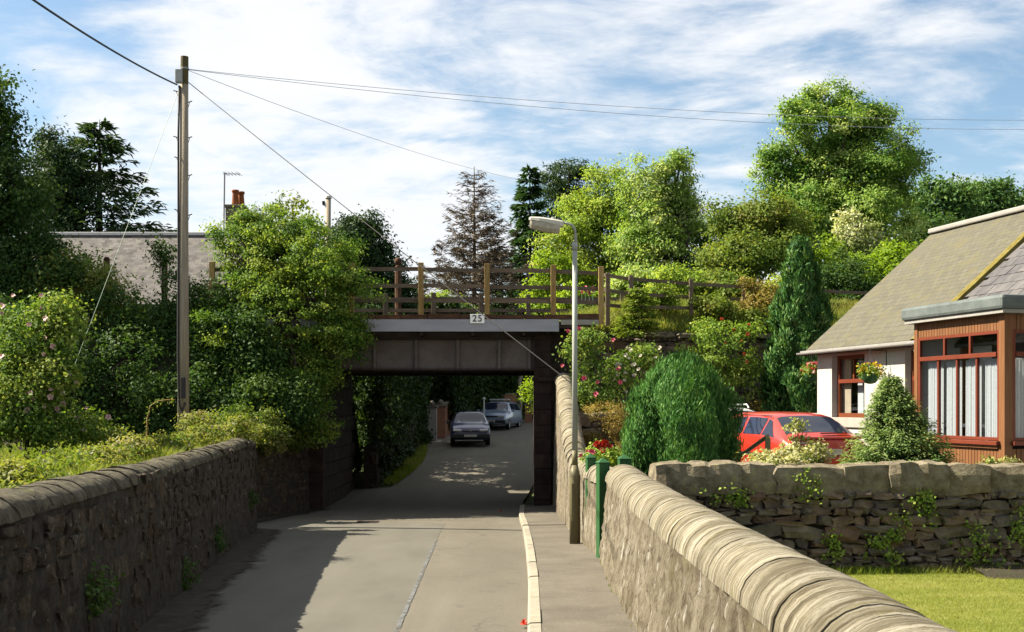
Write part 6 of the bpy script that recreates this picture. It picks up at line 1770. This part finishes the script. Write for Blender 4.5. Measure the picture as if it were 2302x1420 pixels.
# ================================================================== TREES BEYOND THE RAILWAY
def dead_spruce():
    D = 70.0; b = P(1067, 0, D); b.z = .8; tp = P(1066, 374, D)
    t = empty('dead_spruce', b); tag(t, 'bare dead spruce with upswept brown twigs behind the bridge', 'tree')
    rng = random.Random(3); nr = np.random.default_rng(3)
    MB().tube([b - Vector((0, 0, 2)), b.lerp(tp, .5), tp], [.24, .14, .02], 8).build('trunk', M['bark_dead'], t, smooth=True)
    mb = MB(); H = tp.z - b.z
    tw_c, tw_a = [], []
    for w in range(46):
        f = .26 + .72 * w / 46; p0 = b.lerp(tp, f)
        R = 5.6 * (1 - f) ** .8 + .2
        for q in range(6):
            a = rng.uniform(0, 6.28); L = R * rng.uniform(.5, 1.2) * (1.15 if math.cos(a) > 0 and f < .6 else .95); d = Vector((math.cos(a), math.sin(a), 0))
            dr = .22 * (1 - f); cu = .45
            pts = [p0 + d * (L * s) + Vector((0, 0, -dr * L * s * 1.6 + cu * L * s * s)) for s in (0, .33, .66, 1)]
            r0 = .045 * (1 - .6 * f)
            mb.tube(pts, [r0, r0 * .7, r0 * .45, .004], 4)
            for k in range(int(9 * (.5 + L / 2))):
                s = rng.uniform(.25, 1); c = p0 + d * (L * s) + Vector((0, 0, -dr * L * s * 1.6 + cu * L * s * s))
                sd = Vector((-d.y, d.x, 0)) * rng.choice((-1, 1)); l2 = .38 * L * (1.1 - s) + .12
                e = c + sd * l2 * .8 + d * l2 * .6 + Vector((0, 0, rng.uniform(-.15, .15) * l2))
                mb.tube([c, e], [.014, .007], 3, cap=False)
                dens = 9 if f < .66 else (4 if f < .8 else 1)
                for m_ in range(dens):
                    tw_c.append(c.lerp(e, rng.random())); tw_a.append(d + sd * rng.uniform(-1, 1) + Vector((0, 0, rng.uniform(-.6, .3))))
    mb.build('branches', M['bark_dead'], t)
    c = np.array([list(v) for v in tw_c]); a = np.array([list(v) for v in tw_a])
    leaf_mesh('twigs', c, nr.normal(size=c.shape), a, .34, .05, nr.random(len(c)), G['dead'], t)
dead_spruce()
D2 = 80
conifer('spruce_tree', 'narrow green spruce with drooping sprays next to the dead spruce', (P(1198, 0, D2).x, D2, 1.0), P(1190, 372, D2), 2.9, 'spruce', 201, whorls=46, per=9, droop=.35, curl=.3, spray=36, L=.5, Wd=.13, shape=.62, trunk=.25)
cdl = [Lb(1283, 372, 46, 10, 85), Lb(1268, 395, 60, 12, 85), Lb(1300, 392, 40, 10, 85), Lb(1275, 420, 62, 14, 85), Lb(1290, 455, 60, 22, 85), Lb(1262, 440, 40, 12, 85), Lb(1275, 500, 60, 40, 85)]
tree('cedar_tree', 'flat-topped dark pine between the spruce and the pale ash', (P(1280, 0, 85).x, 85, 1), cdl, 'dark2', 260, 30, .65, .32, .09, 202, trunk=.2, flat=.3, rough=.3)
tree('ash_tree', 'yellow-green ash tree directly behind the lamp head', (P(1340, 0, 44).x, 44, 2), [Lb(1365, 430, 48, 65, 44), Lb(1320, 500, 70, 75, 44), Lb(1380, 520, 60, 85, 44), Lb(1290, 570, 70, 70, 43.5), Lb(1355, 610, 80, 70, 43.5), Lb(1345, 395, 14, 26, 44)], 'ash', 680, 48, .30, .13, .055, 203, trunk=.18, droop=.5, rough=.32)
tree('ash_tree', 'taller pale ash tree with two heads right of the lamp post', (P(1480, 0, 42).x, 42, 2), [Lb(1450, 430, 58, 65, 42), Lb(1520, 400, 42, 58, 42), Lb(1480, 500, 85, 75, 42), Lb(1430, 560, 60, 70, 42), Lb(1500, 590, 75, 65, 41.5), Lb(1540, 480, 35, 60, 42), Lb(1535, 360, 22, 24, 42)], 'ash2', 720, 50, .30, .13, .055, 204, trunk=.18, droop=.5, rough=.32)
tree('willow_bush', 'thin grey-green bush in the gap between the ash and the big tree', (P(1590, 0, 43).x, 43, 2), [Lb(1590, 540, 45, 45, 43), Lb(1570, 600, 60, 45, 42), Lb(1620, 500, 22, 28, 43)], 'blueish', 260, 20, .35, .14, .06, 205, trunk=.1, rough=.45)
tree('great_tree', 'largest round-headed tree towering above the cottage roof', (P(1880, 0, 47).x, 47, 2), [Lb(1850, 300, 110, 85, 47), Lb(1960, 340, 85, 80, 47), Lb(1790, 380, 85, 80, 47), Lb(1880, 430, 160, 110, 47), Lb(1990, 430, 80, 80, 47), Lb(1800, 500, 100, 90, 46), Lb(1950, 540, 120, 90, 46), Lb(1830, 250, 45, 40, 47), Lb(1880, 240, 38, 35, 47), Lb(1965, 275, 40, 38, 47), Lb(1735, 360, 30, 40, 47), Lb(2040, 370, 34, 40, 47)], 'big', 1700, 60, .34, .135, .066, 206, trunk=.4, droop=.35, rough=.34, shell=.5)
tree('hawthorn_thicket', 'olive hawthorn thicket rising behind the bank fence', (P(1690, 0, 39).x, 39, 3.5), [Lb(1690, 500, 80, 70, 39), Lb(1640, 540, 45, 60, 39), Lb(1700, 590, 110, 60, 38), Lb(1740, 540, 70, 70, 38.5), Lb(1620, 610, 50, 40, 38)], 'olive', 900, 32, .3, .11, .07, 207, trunk=.15, cat='tree', rough=.35)
tree('whitebeam_tree', 'young whitebeam with whitish leaves in front of the great tree', (P(1925, 0, 39).x, 39, 3), [Lb(1925, 540, 42, 55, 39), Lb(1910, 500, 18, 28, 39), Lb(1945, 570, 35, 40, 39)], 'whiteflower', 220, 20, .26, .13, .07, 208, trunk=.08, dirup=.5, rough=.35)
tree('elder_bush', 'yellow-green bush beside the cottage gable', (P(1985, 0, 37).x, 37, 3), [Lb(1985, 600, 65, 45, 37), Lb(2020, 580, 38, 32, 37), Lb(1930, 640, 60, 55, 36.5), Lb(1990, 660, 70, 50, 36), Lb(1900, 680, 60, 60, 36), Lb(1860, 600, 45, 55, 37.5), Lb(1840, 660, 50, 50, 37)], 'lime', 560, 26, .28, .12, .08, 209, trunk=.1, cat='bush', tintbase=.35, rough=.35)
tree('dark_laurel', 'dark shaded shrub in the gap between cypress and cottage roof', (P(1930, 0, 34.5).x, 34.5, 3), [Lb(1930, 740, 70, 60, 34.5), Lb(1890, 760, 60, 90, 34), Lb(1960, 700, 50, 50, 34.8), Lb(1870, 660, 60, 50, 35), Lb(1900, 620, 45, 45, 35.5)], 'dark', 520, 34, .3, .1, .06, 210, trunk=.08, cat='shrub')
for i, (px, py, rx, ry, d, lb) in enumerate(((2120, 480, 65, 70, 58, 'blue-green tree just right of the great tree'), (2215, 470, 70, 60, 60, 'rounded blue-green tree behind the cottage ridge'), (2300, 500, 60, 60, 62, 'tree cut by the picture edge above the cottage ridge'), (2080, 560, 90, 70, 56, 'dark low tree tucked behind the cottage roof slope'))):
    c = P(px, py, d)
    tree('distant_tree', lb, (c.x, d, 1), [Lb(px, py, rx, ry, d), Lb(px - rx * .4, py - ry * .6, rx * .4, ry * .5, d), Lb(px + rx * .5, py - ry * .4, rx * .4, ry * .5, d), Lb(px, py + ry, rx * 1.2, ry, d)], 'blueish' if i < 3 else 'dark', 420, 28, .5, .2, .12, 220 + i, trunk=.2, group='trees behind the cottage', rough=.35)
# bright saplings behind the bridge fence
for i, (px, py, rx, ry, d, lf, lb) in enumerate(((1262, 630, 62, 55, 42, 'lime', 'bright lime sapling behind the last bridge posts'), (1238, 690, 50, 30, 44, 'lime', 'low lime foliage at the foot of the saplings behind the bridge rails'),
        (1010, 690, 60, 30, 60, 'ash', 'low green scrub under the dead spruce'), (1330, 680, 60, 45, 38, 'lime', 'bright bush behind the lamp post shaft'),
        (1440, 640, 60, 40, 37.5, 'ash2', 'pale green bush behind the first bank fence post'), (1540, 650, 80, 38, 36.5, 'ash', 'yellowish shrub behind the bank fence'), (1650, 650, 80, 35, 36, 'olive', 'olive scrub at the end of the bank fence'))):
    c = P(px, py, d)
    tree('scrub_bush', lb, (c.x, d, 3.3 if d < 39 else .9), [Lb(px, py, rx, ry, d), Lb(px + rx * .5, py + 10, rx * .6, ry * .8, d), Lb(px - rx * .5, py + 12, rx * .6, ry * .7, d)], lf, 230, 24, .25, .12, .07, 240 + i, trunk=.05, cat='bush', group='scrub beyond the railway', rough=.4)
for i, (px, py, rx, ry, d, lf, lb) in enumerate(((1485, 672, 32, 26, 31.3, 'ash', 'weedy shrub growing through the bank fence beside the small spruce'), (1600, 690, 40, 26, 31.2, 'olive', 'tangled shrub on the bank below the fence rails'), (1680, 720, 50, 18, 31.3, 'olive', 'low trailing scrub on top of the retaining wall'), (1755, 650, 28, 40, 32.2, 'ash', 'tall weedy shrub between bank fence and cypress'))):
    c = P(px, py, d)
    tree('bank_shrub', lb, (c.x, d, rbank_z(c.x, d) - .05), [Lb(px, py, rx, ry, d), Lb(px + rx * .6, py + 8, rx * .6, ry * .7, d)], lf, 150, 22, .16, .08, .045, 280 + i, trunk=.03, cat='bush', group='shrubs along the bank fence')
tree('holm_oak', 'dense dark evergreen behind the bridge fence left of the sky gap', (P(830, 0, 45).x, 45, 2), [Lb(820, 560, 75, 70, 45), Lb(780, 540, 50, 40, 45), Lb(860, 610, 55, 70, 45), Lb(840, 690, 90, 60, 45), Lb(800, 520, 32, 28, 45), Lb(905, 690, 35, 60, 45)], 'dark2', 800, 36, .35, .13, .07, 260, trunk=.2, rough=.25)
tree('lane_shade_tree', 'dark tree crown beyond the bridge, hidden for the most part by the hawthorn', (-8.2, 50, .5), [(-8, 50, 6.2, 2.6, 3.2, 2.4), (-7.4, 54, 5.6, 2.4, 3.0, 2.2), (-8.2, 46, 5.0, 2.2, 2.6, 2.2), (-7, 58, 6.0, 2.2, 2.6, 2.6)], 'dark', 700, 30, .5, .2, .13, 270, trunk=.3)
def embankment_grass():
    rng = np.random.default_rng(23); n = 26000
    x = rng.uniform(1.3, 10.5, n); e = rng.random(n) ** 1.2 * 2.6
    y = np.array([rbank_y(v) for v in x]) + e
    z = np.array([rbank_z(a, b) for a, b in zip(x, y)]) - .02
    o = blades('embankment_grass', np.stack([x, y, z], 1), .34, .02, G['grass_dry'], 9, lean=.4, tb=.45); tag(o, 'long dry grass on the railway bank above the retaining wall', 'grass', kind='stuff')
embankment_grass()
# weeds between bridge and lamp: rosebay
def fireweed():
    c = P(1315, 700, 33)
    t = empty('willowherb', (c.x, 33, 3.9)); tag(t, 'pink-flowered willowherb behind the bridge fence by the lamp post', 'plant')
    mb = MB(); pts = []
    rng = random.Random(4)
    for px in (1308, 1316, 1325, 1333): 
        tp = P(px, 650 + rng.uniform(-6, 14), 33); mb.tube([(tp.x, 33, 3.85), tp], .008, 4); pts += [tuple(tp - Vector((0, 0, .05 * k))) for k in range(3)]
    mb.build('stem', M['guy'], t); blooms(t, M['pink'], pts, .05, 4, 'blossom')
    foliage('leaves', [(c.x, 33, 4.25, .25, .15, .35)], G['ash'], t, 30, 10, .12, .09, .025, 41)
fireweed()

# ================================================================== GARDEN PLANTS
conifer('young_spruce', 'small bright spruce growing out of the top of the retaining wall', P(1436, 752, 29.7), P(1436, 645, 29.7), .62, 'spruce_y', 301, whorls=12, per=9, droop=.1, curl=.1, spray=40, L=.10, Wd=.035, shape=.55, trunk=.03, cat='shrub')
upright('clipped_bush', 'dense round emerald conifer bush behind the gate posts', (2.68, 18.2, .1), [(0, .62), (.3, .76), (.8, .82), (1.3, .80), (1.65, .70), (1.9, .54), (2.1, .34), (2.26, .12)], 'juniper', 100000, 302, L=.10, Wd=.017, rough=.34, tuft=8)
upright('cypress_tree', 'tall dark cypress standing at the far corner of the cottage', (7.3, 29.3, 1.2), [(0, .75), (.8, .82), (1.6, .80), (2.4, .66), (3.1, .50), (3.8, .36), (4.3, .24), (4.6, .12)], 'cypress', 30000, 303, L=.15, Wd=.045, rough=.45, out=.7, cat='tree')
# soft conifer in front of the bay
conifer('garden_conifer', 'soft pale green conical conifer in front of the wooden bay', (5.36, 15.9, .1), (5.22, 15.9, 2.02), .92, 'conifer_y', 304, whorls=34, per=17, droop=.0, curl=.3, spray=125, L=.05, Wd=.02, shape=.85, trunk=.04, cat='shrub', tv=.22)
# variegated euonymus spilling over the garden wall
ev = [Lb(1760, 1038, 70, 18, 14.5), Lb(1795, 1018, 42, 20, 14.6), Lb(1850, 1030, 38, 20, 14.6), Lb(1793, 972, 16, 24, 14.7), Lb(1730, 1042, 45, 14, 14.4), Lb(1840, 1008, 22, 12, 14.6)]
tree('variegated_shrub', 'cream and green variegated shrub spilling over the garden wall before the red car', (P(1790, 0, 14.7).x, 14.75, .1), ev, 'variegated', 300, 14, .08, .05, .034, 305, trunk=.03, cat='shrub', rough=.4)
tree('small_variegated_plant', 'little pale-leaved plant on the wall top below the bay', (P(2235, 0, 14.6).x, 14.65, .1), [Lb(2225, 1042, 22, 9, 14.6), Lb(2265, 1042, 24, 9, 14.6)], 'variegated', 40, 12, .07, .045, .03, 306, trunk=.02, cat='plant')
# climbing roses on the retaining wall
def climber(name, label, lobes, base, leaf, n, seed, fl, nf, r=.05, nper=18):
    o = tree(name, label, base, lobes, leaf, n, nper, .18, .075, .05, seed, trunk=.03, cat='climbing rose', rough=.45, group='climbing roses')
    rr = np.random.default_rng(seed)
    C, O, k = sample_lobes(lobes, 400, rr, .95)
    sel = [i for i in range(400) if O[i][1] < -.1][:nf]
    blooms(o, M[fl], [tuple(C[i] + O[i] * .1) for i in sel], r, seed)
    return o
climber('climbing_rose', 'climbing rose with deep pink blooms beside the lamp post', [Lb(1300, 800, 40, 55, 28), Lb(1340, 860, 50, 50, 27.8), Lb(1330, 770, 45, 40, 28.2), Lb(1310, 900, 45, 40, 27.6)], (P(1320, 0, 27.9).x, 27.9, 1.4), 'rose', 210, 401, 'pink', 11, .058)
climber('climbing_rose', 'rose bush with cream blooms on the retaining wall', [Lb(1420, 830, 52, 45, 28.6), Lb(1455, 800, 32, 30, 28.8), Lb(1390, 860, 40, 40, 28.4)], (P(1425, 0, 28.6).x, 28.6, 1.4), 'rose', 170, 402, 'cream', 34, .05)
climber('climbing_rose', 'leafy rose with scattered orange-red blooms on the dark wall', [Lb(1620, 790, 55, 55, 29.4), Lb(1670, 780, 50, 45, 29.6), Lb(1610, 850, 55, 50, 29.2), Lb(1690, 850, 30, 50, 29.4), Lb(1640, 740, 70, 22, 29.9), Lb(1540, 800, 28, 30, 29.3)], (P(1640, 0, 29.4).x, 29.4, 1.5), 'ivy', 330, 403, 'orange', 9, .05)
tree('garden_shrub', 'loose green shrub at the foot of the rose with pink blooms', (P(1340, 0, 27.4).x, 27.4, 1.45), [Lb(1335, 910, 45, 28, 27.4), Lb(1300, 930, 30, 30, 27.2)], 'olive', 100, 16, .16, .07, .045, 404, trunk=.03, cat='shrub')
tree('yellow_broom', 'yellow-flecked shrub on the railway bank by the cypress', (P(1710, 0, 31.6).x, 31.6, 4.2), [Lb(1710, 690, 42, 36, 31.6), Lb(1690, 650, 22, 26, 31.8), Lb(1740, 670, 24, 34, 31.6)], 'heath', 150, 20, .16, .08, .04, 405, trunk=.03, cat='shrub', tintbase=.35)
# heath cushions on the rockery
for i, (px, py, rx, ry, d, lb) in enumerate(((1360, 925, 50, 16, 26.4, 'golden heath cushion along the top of the rockery'), (1390, 965, 28, 22, 26.2, 'brownish heath hanging down the rockery stones'), (1330, 990, 24, 20, 26.1, 'dry heath tuft low on the rockery'), (1720, 915, 40, 14, 29.6, 'golden-green cushion behind the red car roof'), (1800, 912, 45, 14, 29.3, 'rusty heather cushion beside the cottage corner'), (1400, 1010, 22, 18, 26.0, 'heath tuft beside the clipped bush'))):
    c = P(px, py, d); t = empty('heath_cushion', (c.x, c.y, c.z - .1)); tag(t, lb, 'heath', 'heath cushions on the rockery')
    foliage('foliage', [Lb(px, py, rx, ry, d), Lb(px + rx * .6, py + 3, rx * .5, ry * .8, d)], G['heath'], t, 110, 20, .12, .05, .018, 420 + i, dirup=.8)
# bedding flowers between the green posts
t = empty('flower_bed', (P(1370, 0, 19.3).x, 19.3, .1)); tag(t, 'bed of red and pink flowers behind the green gate posts', 'flowers')
fb = [Lb(1360, 1030, 42, 22, 19.3), Lb(1385, 1025, 30, 20, 19.6), Lb(1350, 1012, 22, 12, 19.8)]
foliage('leaves', fb, G['ivy'], t, 90, 14, .1, .06, .04, 430)
rr = np.random.default_rng(9); C, O, k = sample_lobes(fb, 120, rr, .97)
pp = [tuple(C[i] + O[i] * .04) for i in range(120) if O[i][1] < .2 or O[i][2] > .4]
blooms(t, M['pink'], pp[:22], .045, 1, 'blossom'); blooms(t, M['redpetal'], [tuple(P(1350 + rr.normal(0, 9), 1003 + rr.normal(0, 5), 19.2)) for _ in range(12)], .055, 2, 'blossom')
# ivy on the garden wall
for i, (px, py, rx, ry, lb) in enumerate(((1640, 1110, 45, 16, 'ivy strand below the cope near the wall junction'), (2010, 1200, 16, 60, 'long ivy trail hanging down the middle of the garden wall'), (2070, 1120, 45, 40, 'leafy ivy patch high on the garden wall'), (1975, 1220, 40, 26, 'ivy patch low on the garden wall'), (2200, 1230, 42, 38, 'green creeper clump at the foot of the garden wall'), (2290, 1180, 22, 40, 'russet creeper at the picture edge of the garden wall'), (1870, 1220, 26, 26, 'small ivy sprig on the dark stones'), (1820, 1090, 20, 20, 'ivy tuft under the variegated shrub'), (2240, 1275, 40, 14, 'creeper spreading where wall meets lawn'))):
    c = P(px, py, 13.93); t = empty('ivy', (c.x, 13.93, c.z)); tag(t, lb, 'ivy', 'ivy on the garden wall')
    s = 13.93 / F
    foliage('leaves', [(c.x, 13.93, c.z, rx * s * 1.2, .04, ry * s * 1.2), (c.x + rx * s * .5, 13.93, c.z - ry * s * .9, rx * s * .5, .04, ry * s * .9), (c.x - rx * s * .7, 13.93, c.z - ry * s * 1.1, rx * s * .25, .04, ry * s)], G['ivy'], t, 50 + int(rx * ry / 22), 4, .06, .04, .034, 440 + i, rough=.8, shell=.05, tintbase=.6)
# moss and weeds at the foot of the near wall
rng = np.random.default_rng(31); n = 700
y = rng.uniform(8, 16, n); x = np.array([xr(v) for v in y]) - .02 - rng.random(n) ** 3 * .12
ok = np.array([mnoise.noise(Vector((v * 1.7, 4, 0))) for v in y]) > .05
o = blades('pavement_weeds', np.stack([x, y, np.array([zr(v) + .09 for v in y])], 1)[ok], .06, .012, G['grass'], 12); tag(o, 'tiny weeds along the foot of the near wall', 'weeds', kind='stuff')
def drain():
    x, y = -3.15, 25.2; z = zr(y) + .004
    t = empty('drain_grate', (x, y, z)); tag(t, 'small iron gully grate set in the road near the shadow edge', 'drain')
    MB().box(x - .24, x + .24, y - .2, y - .17, z - .02, z + .008).box(x - .24, x + .24, y + .17, y + .2, z - .02, z + .008).box(x - .24, x - .21, y - .169, y + .169, z - .02, z + .008).box(x + .21, x + .24, y - .169, y + .169, z - .02, z + .008).build('frame', M['girder_dark'], t)
    for k in range(7): MB().box(x - .19 + k * .058, x - .165 + k * .058, y - .168, y + .168, z - .02, z + .006).build('bar', M['girder_dark'], t)
    MB().box(x - .209, x + .209, y - .169, y + .169, z - .019, z + .001).build('pit', M['black'], t)
drain()
# dropped litter: two red petals on road and kerb
for i, (px, py, d, lb) in enumerate(((1125, 1141, 28.6, 'scrap of red litter on the road at the shadow edge of the bridge'), (1178, 1402, 10.6, 'fallen red petal beside the kerb in the foreground'))):
    c = P(px, py, d); me = bloom_mesh(M['redpetal'], 50 + i, .05)
    o = bpy.data.objects.new('fallen_petals', me); COL.objects.link(o); o.location = (c.x, d, zr(d) + .012); tag(o, lb, 'petals')
tot = sum(len(o.data.polygons) for o in bpy.data.objects if o.type == 'MESH')
print('objects', len(bpy.data.objects), 'faces', tot, 'left wall stones', nL)

# albedo factors: the palettes above were mixed light, bring every surface down to a level tuned by eye
KS = {'weathered_post': .8, 'leaf_young_spruce': 1.0, 'leaf_hedge': .42, 'whinstone': .92, 'girder_paint': .82, 'rubble_stone': .95, 'leaf_big': 1.0, 'leaf_ash': .95, 'leaf_ash_pale': .95, 'leaf_dark': .68, 'leaf_dark_blue': .6, 'leaf_olive': .8, 'leaf_rose': .82, 'leaf_hawthorn': .78, 'leaf_cypress': .8, 'leaf_clipped': 1.05, 'leaf_ivy': 1.0, 'grass_blades': .68, 'asphalt': .46, 'smooth_asphalt': .58, 'sign_white': 1.0, 'pole_timber': .9, 'slate': .45, 'coping_sandstone': .72, 'lime_rendered_rubble': .82, 'cope_boulder': 1.0, 'grey_fascia_paint': 1.0, 'gutter_paint': .45, 'leaf_variegated': .62, 'white_harling': .48, 'lace_curtain': .62, 'white_paint': .6, 'car_glass': 1.0}
for m in bpy.data.materials:
    if not m.use_nodes: continue
    nt = m.node_tree; k = KS.get(m.name, .84 if m.name.startswith(('leaf_', 'grass_')) else .62)
    for nd in list(nt.nodes):
        key = {'BSDF_PRINCIPLED': 'Base Color', 'BSDF_DIFFUSE': 'Color', 'BSDF_TRANSLUCENT': 'Color'}.get(nd.type)
        if not key: continue
        ip = nd.inputs[key]
        if ip.is_linked:
            src = ip.links[0].from_socket
            mx = nt.nodes.new('ShaderNodeMix'); mx.data_type = 'RGBA'; mx.blend_type = 'MULTIPLY'
            mx.inputs['Factor'].default_value = 1.0; mx.inputs['B'].default_value = (k, k, k, 1)
            nt.links.new(src, mx.inputs['A']); nt.links.new(mx.outputs['Result'], ip)
        else:
            c = ip.default_value; ip.default_value = (c[0] * k, c[1] * k, c[2] * k, 1)
